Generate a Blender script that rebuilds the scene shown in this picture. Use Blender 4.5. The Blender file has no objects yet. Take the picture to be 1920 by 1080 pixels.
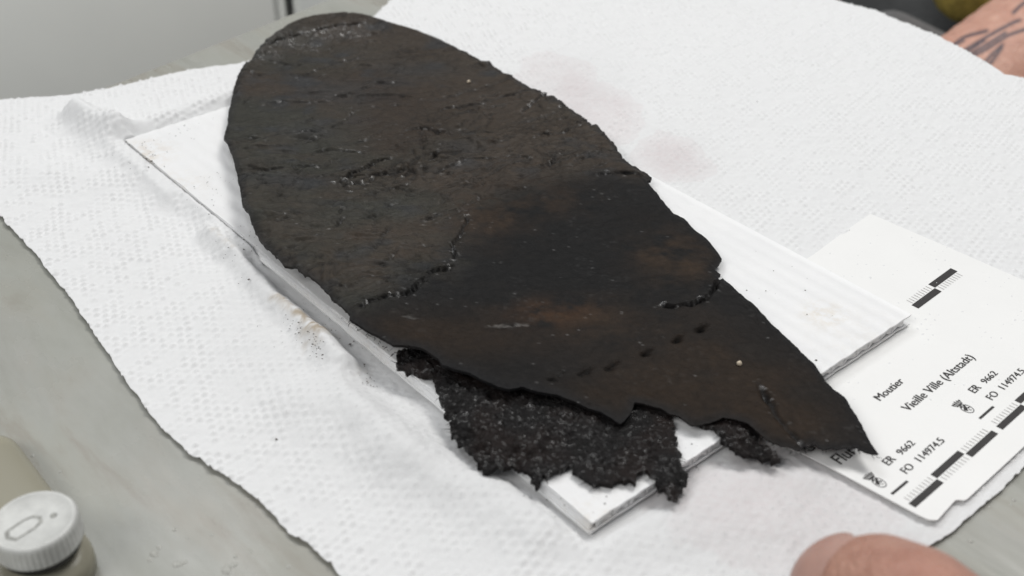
import bpy, bmesh, math, random
import numpy as np
from mathutils import Vector, Matrix

random.seed(7)
RNG = np.random.default_rng(11)
scn = bpy.context.scene
COL = scn.collection

# ------------------------------------------------------------------ camera
F = 2239.0                       # focal length in pixels of a 1920 wide frame
PITCH = math.atan2(1581, F)      # looking down
CAMH = 0.1590256                 # metres above the towel
cp, sp = math.cos(PITCH), math.sin(PITCH)
FWD = np.array([0, cp, -sp]); UP = np.array([0, sp, cp])

cam_d = bpy.data.cameras.new("camera")
cam = bpy.data.objects.new("camera", cam_d); COL.objects.link(cam)
cam.location = (0, 0, CAMH)
cam.rotation_euler = (math.pi / 2 - PITCH, 0, 0)
cam_d.sensor_width = 36.0
cam_d.lens = 36.0 * F / 1920.0
cam_d.clip_start = 0.005
cam_d.clip_end = 20.0
cam_d.dof.use_dof = True
cam_d.dof.focus_distance = 0.275
cam_d.dof.aperture_fstop = 19.0
scn.camera = cam

# ------------------------------------------------------------------ world and lamps (a workroom under ceiling lamps, plus an added fill light)
world = bpy.data.worlds.new("World"); scn.world = world
world.use_nodes = True
bg = world.node_tree.nodes["Background"]
bg.inputs[0].default_value = (0.93, 0.96, 1.0, 1)
bg.inputs[1].default_value = 0.24


def area(name, loc, target, size, size_y, power, color):
    d = bpy.data.lights.new(name, 'AREA'); d.shape = 'RECTANGLE'
    d.size = size; d.size_y = size_y; d.energy = power; d.color = color
    o = bpy.data.objects.new(name, d); COL.objects.link(o)
    o.location = loc
    o.rotation_euler = (Vector(target) - Vector(loc)).to_track_quat('-Z', 'Y').to_euler()
    return o


area("overhead_area_light", (0.55, 0.95, 1.45), (0.0, 0.25, 0.0), 0.9, 0.5, 17.0, (1.0, 0.985, 0.96))
area("overhead_area_light", (-0.75, 1.25, 1.6), (0.0, 0.25, 0.0), 1.0, 0.5, 9.0, (0.97, 0.985, 1.0))
area("overhead_area_light", (-0.95, -0.75, 1.45), (-0.1, 0.4, -0.05), 1.1, 0.7, 15.5, (1.0, 0.99, 0.97))  # added fill behind the camera, brightens the cabinet and the board's left side

scn.view_settings.view_transform = 'Standard'
scn.view_settings.look = 'None'
scn.view_settings.exposure = 0.0
scn.view_settings.gamma = 1.0
scn.view_settings.use_curve_mapping = False


# ------------------------------------------------------------------ helpers
def at(x, y, z=0.0):
    """the point of the horizontal plane z that the photo shows at pixel x, y"""
    r = FWD + np.array([1, 0, 0]) * (x - 960) / F + UP * (540 - y) / F
    t = (CAMH - z) / -r[2]
    return np.array([0, 0, CAMH]) + r * t


def at_depth(x, y, d):
    r = FWD + np.array([1, 0, 0]) * (x - 960) / F + UP * (540 - y) / F
    return np.array([0, 0, CAMH]) + r * d


def P(pts, z=0.0):
    return np.array([at(a, b, z)[:2] for a, b in pts])


def tag(o, label=None, cat=None, group=None, kind=None):
    if label: o["label"] = label
    if cat: o["category"] = cat
    if group: o["group"] = group
    if kind: o["kind"] = kind
    return o


def empty(name, loc=(0, 0, 0)):
    o = bpy.data.objects.new(name, None); COL.objects.link(o); o.location = loc
    o.empty_display_size = 0.01
    return o


def mesh_obj(name, verts, faces, mat, parent=None, smooth=True, attrs=None):
    me = bpy.data.meshes.new(name)
    verts = np.asarray(verts, dtype=np.float32)
    if isinstance(faces, np.ndarray):
        n, k = faces.shape
        me.vertices.add(len(verts)); me.vertices.foreach_set("co", verts.ravel())
        me.loops.add(n * k); me.polygons.add(n)
        me.loops.foreach_set("vertex_index", faces.astype(np.int32).ravel())
        me.polygons.foreach_set("loop_start", np.arange(0, n * k, k, dtype=np.int32))
        me.polygons.foreach_set("loop_total", np.full(n, k, dtype=np.int32))
        me.update(calc_edges=True)
        me.validate()
    else:
        me.from_pydata([tuple(v) for v in verts], [], faces); me.update()
    me.polygons.foreach_set("use_smooth", np.full(len(me.polygons), smooth))
    for an, av in (attrs or {}).items():
        a = me.attributes.new(an, 'FLOAT_COLOR', 'POINT')
        a.data.foreach_set("color", np.asarray(av, dtype=np.float32).ravel())
    me.materials.append(mat)
    o = bpy.data.objects.new(name, me); COL.objects.link(o)
    if parent is not None: o.parent = parent
    return o


def bm_obj(name, bm, mat, parent=None, smooth=False):
    me = bpy.data.meshes.new(name); bm.to_mesh(me); bm.free()
    me.polygons.foreach_set("use_smooth", np.full(len(me.polygons), smooth))
    me.materials.append(mat)
    o = bpy.data.objects.new(name, me); COL.objects.link(o)
    if parent is not None: o.parent = parent
    return o


_lat = RNG.random((256, 256))


def vnoise(x, y, seed=0):
    x = np.asarray(x, float) + seed * 17.31; y = np.asarray(y, float) + seed * 9.77
    xi = np.floor(x).astype(int); yi = np.floor(y).astype(int)
    fx = x - xi; fy = y - yi
    fx = fx * fx * fx * (fx * (fx * 6 - 15) + 10); fy = fy * fy * fy * (fy * (fy * 6 - 15) + 10)
    a = _lat[xi % 256, yi % 256]; b = _lat[(xi + 1) % 256, yi % 256]
    c = _lat[xi % 256, (yi + 1) % 256]; d = _lat[(xi + 1) % 256, (yi + 1) % 256]
    return (a * (1 - fx) + b * fx) * (1 - fy) + (c * (1 - fx) + d * fx) * fy


def fbm(x, y, seed=0, octv=4, gain=0.5):
    s = 0; a = 1.0; t = 0
    for k in range(octv):
        s = s + a * (vnoise(x * 2 ** k, y * 2 ** k, seed + k * 3) - 0.5); t += a; a *= gain
    return s / t * 2          # about -1..1


def seg_dist(pts, poly, closed=False):
    """distance to a polyline and the nearest point on it"""
    poly = np.asarray(poly, float)
    a = poly if closed else poly[:-1]
    b = np.roll(poly, -1, 0) if closed else poly[1:]
    best = np.full(len(pts), 1e9); near = np.zeros_like(pts)
    for p, q in zip(a, b):
        d = q - p; L = d @ d + 1e-18
        t = np.clip(((pts - p) @ d) / L, 0, 1)
        n = p + t[:, None] * d
        e = ((pts - n) ** 2).sum(1)
        m = e < best
        best[m] = e[m]; near[m] = n[m]
    return np.sqrt(best), near


def inside(pts, poly):
    x, y = pts[:, 0], pts[:, 1]
    r = np.zeros(len(pts), bool)
    n = len(poly)
    for i in range(n):
        x0, y0 = poly[i]; x1, y1 = poly[(i + 1) % n]
        if y0 == y1: continue
        c = ((y0 > y) != (y1 > y)) & (x < (x1 - x0) * (y - y0) / (y1 - y0) + x0)
        r ^= c
    return r


def rough_outline(poly, step, amp, scale, seed=0, jag=0.0):
    """resample an outline and give it an uneven edge"""
    out = []
    n = len(poly)
    for i in range(n):
        p, q = poly[i], poly[(i + 1) % n]
        L = np.linalg.norm(q - p); k = max(1, int(L / step))
        for j in range(k): out.append(p + (q - p) * j / k)
    out = np.array(out)
    tang = np.roll(out, -1, 0) - np.roll(out, 1, 0)
    tang /= np.linalg.norm(tang, axis=1)[:, None] + 1e-12
    nor = np.stack([tang[:, 1], -tang[:, 0]], 1)
    s = np.arange(len(out)) * step
    d = fbm(s / scale, s * 0 + 3.3, seed, 3) * amp
    if jag: d = d + (np.random.default_rng(seed).random(len(out)) ** 6) * jag
    return out + nor * d[:, None]


def sheet_grid(poly, step, ang=0.0):
    """square grid cut to an outline, rim vertices pulled onto it; returns xy, quads, rim edges"""
    ca, sa = math.cos(ang), math.sin(ang)
    R = np.array([[ca, -sa], [sa, ca]])
    q = poly @ R
    x0, y0 = q.min(0) - step; x1, y1 = q.max(0) + step
    nx = int((x1 - x0) / step) + 2; ny = int((y1 - y0) / step) + 2
    gx, gy = np.meshgrid(x0 + np.arange(nx) * step, y0 + np.arange(ny) * step, indexing='ij')
    cen = np.stack([(gx[:-1, :-1] + step / 2).ravel(), (gy[:-1, :-1] + step / 2).ravel()], 1)
    keep = inside(cen, q).reshape(nx - 1, ny - 1)
    idx = np.arange(nx * ny).reshape(nx, ny)
    quads = np.stack([idx[:-1, :-1][keep], idx[1:, :-1][keep], idx[1:, 1:][keep], idx[:-1, 1:][keep]], 1)
    used = np.unique(quads)
    remap = -np.ones(nx * ny, int); remap[used] = np.arange(len(used))
    quads = remap[quads]
    xy = np.stack([gx.ravel()[used], gy.ravel()[used]], 1)
    e = np.concatenate([quads[:, [0, 1]], quads[:, [1, 2]], quads[:, [2, 3]], quads[:, [3, 0]]])
    key = np.sort(e, 1); code = key[:, 0] * (len(xy) + 1) + key[:, 1]
    _, inv, cnt = np.unique(code, return_inverse=True, return_counts=True)
    rim = e[cnt[inv] == 1]
    rv = np.unique(rim)
    d, near = seg_dist(xy[rv], q, True)
    m = d < step * 1.2
    xy[rv[m]] = near[m]
    return xy @ R.T, quads, rim


def slab(name, xy, quads, rim, ztop, thick, mat, parent=None, attrs=None):
    n = len(xy)
    top = np.column_stack([xy, ztop]); bot = np.column_stack([xy, ztop - thick])
    rv = np.unique(rim); m = {v: i for i, v in enumerate(rv)}
    k = len(rv)
    verts = np.concatenate([top, bot, top[rv], bot[rv]])
    lut = np.zeros(n, int); lut[rv] = np.arange(k)
    a = lut[rim[:, 0]]; b = lut[rim[:, 1]]
    side = np.stack([2 * n + b, 2 * n + a, 2 * n + k + a, 2 * n + k + b], 1)
    faces = np.concatenate([quads, quads[:, ::-1] + n, side])
    at2 = {}
    for an, av in (attrs or {}).items():
        at2[an] = np.concatenate([av, av, av[rv], av[rv]])
    return mesh_obj(name, verts, faces, mat, parent, True, at2)


# ------------------------------------------------------------------ materials
def new_mat(name):
    m = bpy.data.materials.new(name); m.use_nodes = True
    nt = m.node_tree
    return m, nt, nt.nodes["Principled BSDF"], nt.links


def noise_node(nt, scale, detail=4, rough=0.6, vec=None):
    n = nt.nodes.new("ShaderNodeTexNoise")
    n.inputs["Scale"].default_value = scale; n.inputs["Detail"].default_value = detail
    n.inputs["Roughness"].default_value = rough
    if vec is not None: nt.links.new(vec, n.inputs["Vector"])
    return n


def geo_pos(nt):
    return nt.nodes.new("ShaderNodeNewGeometry").outputs["Position"]


def ramp(nt, fac, stops):
    r = nt.nodes.new("ShaderNodeValToRGB")
    el = r.color_ramp.elements
    while len(el) < len(stops): el.new(0.5)
    for e, (p, c) in zip(el, stops):
        e.position = p; e.color = (*c, 1) if len(c) == 3 else c
    nt.links.new(fac, r.inputs[0])
    return r


def bump(nt, height, dist, strength=1.0, normal=None):
    b = nt.nodes.new("ShaderNodeBump")
    b.inputs["Distance"].default_value = dist; b.inputs["Strength"].default_value = strength
    nt.links.new(height, b.inputs["Height"])
    if normal is not None: nt.links.new(normal, b.inputs["Normal"])
    return b


def mixmul(nt, a, b, fac=1.0, mode='MULTIPLY'):
    m = nt.nodes.new("ShaderNodeMix"); m.data_type = 'RGBA'; m.blend_type = mode
    m.inputs[0].default_value = fac
    nt.links.new(a, m.inputs[6]); nt.links.new(b, m.inputs[7])
    return m.outputs[2]


def mat_simple(name, col, rough=0.5, nscale=80, namp=0.12, bdist=0.0, bscale=600, spec=0.5, sub=0.0, trans=0.0):
    m, nt, p, L = new_mat(name)
    pos = geo_pos(nt)
    n = noise_node(nt, nscale, 5, 0.65, pos)
    c0 = tuple(max(0, c * (1 - namp)) for c in col); c1 = tuple(min(1, c * (1 + namp)) for c in col)
    r = ramp(nt, n.outputs[0], [(0.3, c0), (0.7, c1)])
    L.new(r.outputs[0], p.inputs["Base Color"])
    p.inputs["Roughness"].default_value = rough
    p.inputs["Specular IOR Level"].default_value = spec
    if bdist:
        b = noise_node(nt, bscale, 4, 0.6, pos)
        bb = bump(nt, b.outputs[0], bdist)
        L.new(bb.outputs[0], p.inputs["Normal"])
    if sub:
        p.inputs["Subsurface Weight"].default_value = sub
        p.inputs["Subsurface Radius"].default_value = (0.004, 0.0018, 0.001)
        p.inputs["Subsurface Scale"].default_value = 1.0
    if trans:
        p.inputs["Transmission Weight"].default_value = trans
    return m


def mat_attr(name, rough_lo, rough_hi, grain_scale, grain_amp, bdist, bscale, spec=0.5, spec_wet=0.5, bdist2=0.0, bscale2=300):
    """colour from the vertex colour 'col' (alpha = wetness), fine grain on top"""
    m, nt, p, L = new_mat(name)
    a = nt.nodes.new("ShaderNodeAttribute"); a.attribute_name = "col"
    pos = geo_pos(nt)
    n = noise_node(nt, grain_scale, 6, 0.7, pos)
    r = ramp(nt, n.outputs[0], [(0.25, (1 - grain_amp,) * 3), (0.75, (1 + grain_amp,) * 3)])
    L.new(mixmul(nt, a.outputs["Color"], r.outputs[0]), p.inputs["Base Color"])
    mr = nt.nodes.new("ShaderNodeMapRange")
    mr.inputs[3].default_value = rough_hi; mr.inputs[4].default_value = rough_lo
    L.new(a.outputs["Alpha"], mr.inputs[0]); L.new(mr.outputs[0], p.inputs["Roughness"])
    ms = nt.nodes.new("ShaderNodeMapRange"); ms.inputs[3].default_value = spec; ms.inputs[4].default_value = spec_wet
    L.new(a.outputs["Alpha"], ms.inputs[0]); L.new(ms.outputs[0], p.inputs["Specular IOR Level"])
    b = noise_node(nt, bscale, 5, 0.65, pos)
    bb = bump(nt, b.outputs[0], bdist)
    if bdist2:
        b2 = noise_node(nt, bscale2, 4, 0.6, pos)
        bb = bump(nt, b2.outputs[0], bdist2, 1.0, bb.outputs[0])
    L.new(bb.outputs[0], p.inputs["Normal"])
    return m


M_LEATHER = mat_attr("leather_grain", 0.12, 0.60, 700, 0.34, 0.00013, 1500, 0.11, 0.95, bdist2=0.00022, bscale2=420)
M_FLESH = mat_attr("leather_flesh", 0.07, 0.55, 1200, 0.5, 0.0006, 1100, 0.12, 1.0, bdist2=0.0004, bscale2=2400)
M_TOWEL = mat_attr("paper_towel", 0.9, 0.95, 500, 0.02, 0.00012, 1500, 0.1, 0.1)
M_CARD = mat_simple("card_stock", (0.80, 0.80, 0.79), 0.42, 60, 0.015, 0.00002, 900, 0.35)
M_INK = mat_simple("printed_ink", (0.022, 0.020, 0.020), 0.5, 900, 0.25, spec=0.3)
M_TICK = mat_simple("printed_grey_ink", (0.42, 0.41, 0.40), 0.55, 900, 0.15, spec=0.3)
M_DIRT = mat_simple("soil_crumb", (0.045, 0.035, 0.026), 0.8, 700, 0.5)
M_SKIN = None
M_CAP = mat_simple("cap_plastic", (0.56, 0.565, 0.545), 0.5, 220, 0.16, 0.0001, 500)
M_CAPINK = mat_simple("cap_mark", (0.30, 0.30, 0.28), 0.6, 900, 0.5)
M_CAP_SHADE = mat_simple("cap_shade_black", (0.02, 0.02, 0.02), 0.5)  # black that stands in for the shadow gap below the cap
M_CABINET = mat_simple("grey_cabinet_paint", (0.82, 0.83, 0.79), 0.5, 6, 0.03)
M_FLOOR = mat_simple("dark_floor", (0.05, 0.052, 0.05), 0.6, 8, 0.2)
M_SHIRT = mat_simple("mustard_knit", (0.36, 0.27, 0.06), 0.9, 120, 0.4, 0.002, 160)
M_TROUSER = mat_simple("dark_grey_cloth", (0.045, 0.047, 0.048), 0.9, 40, 0.3, 0.001, 500)
M_KNEE_LIT = mat_simple("lit_knee_cloth", (0.12, 0.12, 0.12), 0.9, 40, 0.15, 0.001, 500)  # same trousers in a lighter tone, painted as light on the knee
M_NAIL = mat_simple("nail", (0.44, 0.26, 0.215), 0.42, 250, 0.08, sub=0.15)


def make_skin():
    m, nt, p, L = new_mat("skin")
    a = nt.nodes.new("ShaderNodeAttribute"); a.attribute_name = "col"
    pos = geo_pos(nt)
    n = noise_node(nt, 160, 5, 0.6, pos)
    r = ramp(nt, n.outputs[0], [(0.3, (0.84, 0.74, 0.72)), (0.7, (1.10, 1.10, 1.10))])
    L.new(mixmul(nt, a.outputs["Color"], r.outputs[0]), p.inputs["Base Color"])
    p.inputs["Roughness"].default_value = 0.48
    p.inputs["Subsurface Weight"].default_value = 0.12
    p.inputs["Subsurface Radius"].default_value = (0.003, 0.0012, 0.0007)
    p.inputs["Subsurface Scale"].default_value = 1.0
    v = nt.nodes.new("ShaderNodeTexVoronoi"); v.inputs["Scale"].default_value = 1300
    L.new(pos, v.inputs["Vector"])
    b2 = noise_node(nt, 380, 4, 0.6, pos)
    bb = bump(nt, v.outputs[0], 0.00022)
    bb = bump(nt, b2.outputs[0], 0.0005, 1.0, bb.outputs[0])
    L.new(bb.outputs[0], p.inputs["Normal"])
    return m


M_SKIN = make_skin()


def make_board_mat():
    m, nt, p, L = new_mat("fluted_plastic")
    pos = geo_pos(nt)
    n = noise_node(nt, 45, 5, 0.65, pos)
    r = ramp(nt, n.outputs[0], [(0.3, (0.79, 0.795, 0.80)), (0.75, (0.845, 0.845, 0.845))])
    colr = r.outputs[0]
    nd = noise_node(nt, 420, 5, 0.7, pos)
    for (x_, y_, rad, tint) in ((262, 290, .012, (0.80, 0.70, 0.58)), (330, 350, .012, (0.90, 0.86, 0.80)), (1545, 588, .007, (0.84, 0.77, 0.66)), (1106, 985, .010, (0.84, 0.79, 0.72)), (690, 640, .016, (0.90, 0.86, 0.82)), (560, 540, .014, (0.92, 0.89, 0.86)), (1640, 655, .02, (0.92, 0.90, 0.87))):
        vd = nt.nodes.new("ShaderNodeVectorMath"); vd.operation = 'DISTANCE'
        L.new(pos, vd.inputs[0]); vd.inputs[1].default_value = tuple(at(x_, y_, .004))
        mr = nt.nodes.new("ShaderNodeMapRange"); mr.inputs[1].default_value = 0.0; mr.inputs[2].default_value = rad
        mr.inputs[3].default_value = 0.75; mr.inputs[4].default_value = 0.0
        L.new(vd.outputs["Value"], mr.inputs[0])
        ma = nt.nodes.new("ShaderNodeMath"); ma.operation = 'MULTIPLY'; L.new(mr.outputs[0], ma.inputs[0])
        rd_ = ramp(nt, nd.outputs[0], [(0.42, (0, 0, 0)), (0.62, (1, 1, 1))]); L.new(rd_.outputs[0], ma.inputs[1])
        mx = nt.nodes.new("ShaderNodeMix"); mx.data_type = 'RGBA'; mx.blend_type = 'MULTIPLY'
        L.new(ma.outputs[0], mx.inputs[0]); L.new(colr, mx.inputs[6]); mx.inputs[7].default_value = (*tint, 1)
        colr = mx.outputs[2]
    L.new(colr, p.inputs["Base Color"])
    p.inputs["Roughness"].default_value = 0.46
    p.inputs["Specular IOR Level"].default_value = 0.4
    p.inputs["Subsurface Weight"].default_value = 0.25
    p.inputs["Subsurface Radius"].default_value = (0.002, 0.002, 0.002)
    p.inputs["Subsurface Scale"].default_value = 1.0
    b = noise_node(nt, 300, 4, 0.6, pos)
    L.new(bump(nt, b.outputs[0], 0.00008).outputs[0], p.inputs["Normal"])
    return m


M_BOARD = make_board_mat()


def make_table_mat():
    m, nt, p, L = new_mat("wet_grey_laminate")
    pos = geo_pos(nt)
    rot = nt.nodes.new("ShaderNodeMapping"); rot.inputs["Rotation"].default_value = (0, 0, math.radians(50))
    L.new(pos, rot.inputs["Vector"])
    mp = nt.nodes.new("ShaderNodeMapping"); mp.inputs["Scale"].default_value = (1.0, 2.2, 1.0)
    L.new(rot.outputs[0], mp.inputs["Vector"])
    n1 = noise_node(nt, 14, 6, 0.62, mp.outputs[0])
    r1 = ramp(nt, n1.outputs[0], [(0.30, (0.305, 0.308, 0.277)), (0.48, (0.325, 0.33, 0.298)),
                                  (0.60, (0.335, 0.337, 0.31)), (0.78, (0.35, 0.335, 0.30))])
    n2 = noise_node(nt, 90, 5, 0.7, mp.outputs[0])
    r2 = ramp(nt, n2.outputs[0], [(0.30, (0.95, 0.945, 0.935)), (0.55, (1, 1, 1))])
    L.new(mixmul(nt, r1.outputs[0], r2.outputs[0]), p.inputs["Base Color"])
    n3 = noise_node(nt, 22, 5, 0.6, mp.outputs[0])
    mp2 = nt.nodes.new("ShaderNodeMapping"); mp2.inputs["Location"].default_value = (3.1, 1.7, 0)
    mp2.inputs["Scale"].default_value = (9.0, 48.0, 1.0); L.new(rot.outputs[0], mp2.inputs["Vector"])
    n5 = noise_node(nt, 1.0, 6, 0.62, mp2.outputs[0]); n5.inputs["Distortion"].default_value = 0.8
    r5 = ramp(nt, n5.outputs[0], [(0.34, (0.90, 0.90, 0.89)), (0.48, (1, 1, 1)), (0.56, (1.0, 0.985, 0.97)), (0.63, (0.90, 0.85, 0.82)), (0.72, (1, 1, 1))])
    L.new(mixmul(nt, mixmul(nt, r1.outputs[0], r2.outputs[0]), r5.outputs[0]), p.inputs["Base Color"])
    rr = ramp(nt, n3.outputs[0], [(0.42, (0.24,) * 3), (0.60, (0.40,) * 3)])
    L.new(rr.outputs[0], p.inputs["Roughness"])
    n4 = noise_node(nt, 16, 4, 0.5, mp2.outputs[0]); n4.inputs["Scale"].default_value = 0.9
    L.new(bump(nt, n4.outputs[0], 0.005, 0.13).outputs[0], p.inputs["Normal"])
    p.inputs["Specular IOR Level"].default_value = 0.35
    return m


M_TABLE = make_table_mat()

m, nt, p, L = new_mat("translucent_bottle_plastic")
p.inputs["Base Color"].default_value = (0.50, 0.475, 0.37, 1)
p.inputs["Roughness"].default_value = 0.30
p.inputs["Transmission Weight"].default_value = 0.45
p.inputs["IOR"].default_value = 1.3
M_BOTTLE = m
m, nt, p, L = new_mat("water")
p.inputs["Base Color"].default_value = (0.40, 0.40, 0.37, 1)      # clear drops take the colour of the table under them
p.inputs["Roughness"].default_value = 0.04
p.inputs["IOR"].default_value = 1.33
M_WATER = m

# ------------------------------------------------------------------ setting: table, cabinet, floor
TA, TB = at(194, 156)[:2], at(562, 12)[:2]          # rear edge of the table
td = (TB - TA) / np.linalg.norm(TB - TA)
RA, RB = at(1545, 0)[:2], at(1905, 155)[:2]         # right rear edge, just inside the towel's overhang
rd = (RB - RA) / np.linalg.norm(RB - RA)
# corner where the two meet
A_ = np.array([td, -rd]).T
s_, t_ = np.linalg.solve(A_, RA - TA)
corner = TA + td * s_
left_far = TA - td * 0.5
right_far = RB + rd * 0.32
tab_poly = [left_far, corner, right_far, np.array([0.32, -0.25]), np.array([-0.62, -0.25])]
bm = bmesh.new()
vs = [bm.verts.new((p_[0], p_[1], -0.0006)) for p_ in tab_poly]
f = bm.faces.new(vs)
if f.normal.z < 0: f.normal_flip()
ret = bmesh.ops.extrude_face_region(bm, geom=[f])
for v in ret['geom']:
    if isinstance(v, bmesh.types.BMVert): v.co.z -= 0.022
bmesh.ops.recalc_face_normals(bm, faces=bm.faces)
bmesh.ops.bevel(bm, geom=[e for e in bm.edges], offset=0.0022, segments=3, affect='EDGES')
table = bm_obj("table", bm, M_TABLE)
tag(table, "grey laminate work table, damp and stained", "table")
table["kind"] = "structure"

bm = bmesh.new(); bmesh.ops.create_grid(bm, x_segments=2, y_segments=2, size=2.5)
floor = bm_obj("floor", bm, M_FLOOR); floor.location = (0, 1.2, -0.75); floor["kind"] = "structure"


def box(bm, lo, hi):
    r = bmesh.ops.create_cube(bm, size=1.0)
    for v in r['verts']:
        v.co = Vector([(lo[i] + hi[i]) / 2 + v.co[i] * (hi[i] - lo[i]) for i in range(3)])
    return r['verts']


cab = empty("cabinet", (-0.45, 0.80, -0.75))
gx = at_depth(548, 5, 0.80)[0]
for (x0, x1) in ((-0.9, gx - 0.003), (gx + 0.003, 0.05)):
    bm = bmesh.new(); box(bm, (x0, 0.745, -0.73), (x1, 0.765, 0.12))
    bmesh.ops.bevel(bm, geom=list(bm.edges), offset=0.006, segments=3, affect='EDGES')
    bmesh.ops.translate(bm, verts=bm.verts, vec=-cab.location)
    bm_obj("door_panel", bm, M_CABINET, cab, True)
bm = bmesh.new(); box(bm, (-0.9, 0.768, -0.75), (0.05, 1.2, 0.13))
bmesh.ops.translate(bm, verts=bm.verts, vec=-cab.location)
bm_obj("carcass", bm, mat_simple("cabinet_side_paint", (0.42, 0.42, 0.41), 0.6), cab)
tag(cab, "plain grey cabinet front standing behind the table, out of focus", "cabinet")

# ------------------------------------------------------------------ board geometry numbers
ZB = 0.0039                                   # top of the fluted board
TLb, BLb, BRb = at(235, 262, ZB)[:2], at(1110, 980, ZB)[:2], at(1723, 597, ZB)[:2]
be = TLb - BLb; BLEN = np.linalg.norm(be); be /= BLEN
bw = np.array([be[1], -be[0]])
BWID = float((BRb - BLb) @ bw)


def board_uv(xy):
    d = xy - BLb
    return d @ be, d @ bw                     # along, across


def board_dist(xy):
    """distance outside the board's rectangle"""
    a, c = board_uv(xy)
    dx = np.maximum(np.maximum(-a, a - BLEN), 0); dy = np.maximum(np.maximum(-c, c - BWID), 0)
    return np.hypot(dx, dy)


# card frame
ZC = 0.0008
cu = at(1808.7, 854, ZC)[:2] - at(1701.5, 950, ZC)[:2]; cu /= np.linalg.norm(cu)
cv = np.array([-cu[1], cu[0]])
CO = at(1748, 985, ZC)[:2]


def card_xy(u, v):
    return CO + np.multiply.outer(u, cu) * 0.001 + np.multiply.outer(v, cv) * 0.001


def card_uv(xy):
    d = (xy - CO) * 1000
    return d @ cu, d @ cv


# ------------------------------------------------------------------ paper towel
tow_px = [(-190, 196), (0, 188), (60, 184), (120, 181), (200, 168), (280, 150), (340, 135), (400, 126), (450, 120),
          (530, 108), (600, 86), (660, 58), (705, 28), (735, 0), (775, -50), (850, -110),
          (1300, -110), (1540, -8), (1580, 6), (1640, 20), (1680, 38), (1700, 45), (1750, 65), (1800, 90), (1850, 118),
          (1882, 140), (1930, 150), (2000, 185), (2180, 300), (2230, 480), (2170, 640), (2030, 790),
          (1920, 880), (1860, 932), (1800, 985), (1742, 1026), (1690, 1080), (1640, 1140), (1100, 1150),
          (700, 1145), (640, 1080), (580, 1020), (540, 1000), (500, 955), (465, 920), (430, 900), (400, 880), (355, 850),
          (335, 835), (300, 800), (235, 715), (200, 660), (165, 610), (120, 545), (60, 470), (30, 440), (0, 405), (-90, 305)]
tow_poly = rough_outline(P(tow_px), 0.0007, 0.0005, 0.0030, 5)
txy, tq, trim = sheet_grid(tow_poly, 0.00044, math.radians(12))


def ridge(xy, px, h, w, z=0.0):
    d, _ = seg_dist(xy, P(px, z))
    return h * np.exp(-(d / w) ** 2)


def blob(xy, x, y, rx, z=0.0, ry=None):
    c = at(x, y, z)[:2]
    ry = ry or rx
    return np.exp(-((xy[:, 0] - c[0]) / rx) ** 2 - ((xy[:, 1] - c[1]) / ry) ** 2)


tow_flat = P(tow_px)


def towel_macro(xy):
    X, Y = xy[:, 0] * 1000, xy[:, 1] * 1000
    bd = board_dist(xy)
    cu_, cv_ = card_uv(xy)
    cd = np.hypot(np.maximum(np.maximum(-cu_, cu_ - 88), 0), np.maximum(np.maximum(-cv_, cv_ - 70), 0)) / 1000
    free = np.clip((np.minimum(bd, cd) - 0.001) / 0.010, 0, 1)
    free = free * free * (3 - 2 * free)
    freeb = np.clip((bd - 0.0004) / 0.004, 0, 1)
    rimd, _ = seg_dist(xy, tow_flat, True)
    free = free * np.clip(rimd / 0.018, 0, 1) ** 1.5
    z = free * (0.0011 * fbm(X / 45, Y / 45, 1, 3) + 0.0009 * np.abs(fbm(X / 30 + Y / 60, Y / 75, 4, 3)))
    r = ridge(xy, [(150, 225), (205, 280), (262, 322), (330, 372)], 0.0024, 0.0055)
    r += ridge(xy, [(80, 330), (150, 330), (210, 345)], 0.0010, 0.008)
    r += ridge(xy, [(395, 452), (450, 500), (515, 578), (560, 612), (602, 655), (650, 700)], 0.0021, 0.0030)
    r += ridge(xy, [(600, 655), (640, 740), (690, 800)], 0.0012, 0.004)
    r += ridge(xy, [(735, 850), (810, 895), (910, 935), (1010, 1000)], 0.0020, 0.0065)
    r += ridge(xy, [(560, 760), (680, 800), (760, 870)], 0.0012, 0.006)
    r += ridge(xy, [(470, 560), (540, 690), (640, 800)], 0.0009, 0.010)
    r += ridge(xy, [(1150, 1010), (1300, 985), (1450, 985)], 0.0012, 0.007)
    r += ridge(xy, [(1330, 930), (1420, 905), (1500, 900)], 0.0010, 0.005)
    wrap = ridge(xy, [(150, 228), (230, 270), (330, 355), (430, 442), (475, 482)], 0.0036, 0.0040) * np.clip((bd - 0.0001) / 0.0003, 0, 1)
    wrap += ridge(xy, [(232, 262), (330, 228), (430, 196), (520, 168)], 0.0037, 0.0046) * np.clip((bd - 0.0001) / 0.0003, 0, 1)
    z = np.maximum(z, wrap)
    z = z + 1.5 * r * freeb * np.clip(cd / 0.004, 0, 1)
    return z


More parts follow.
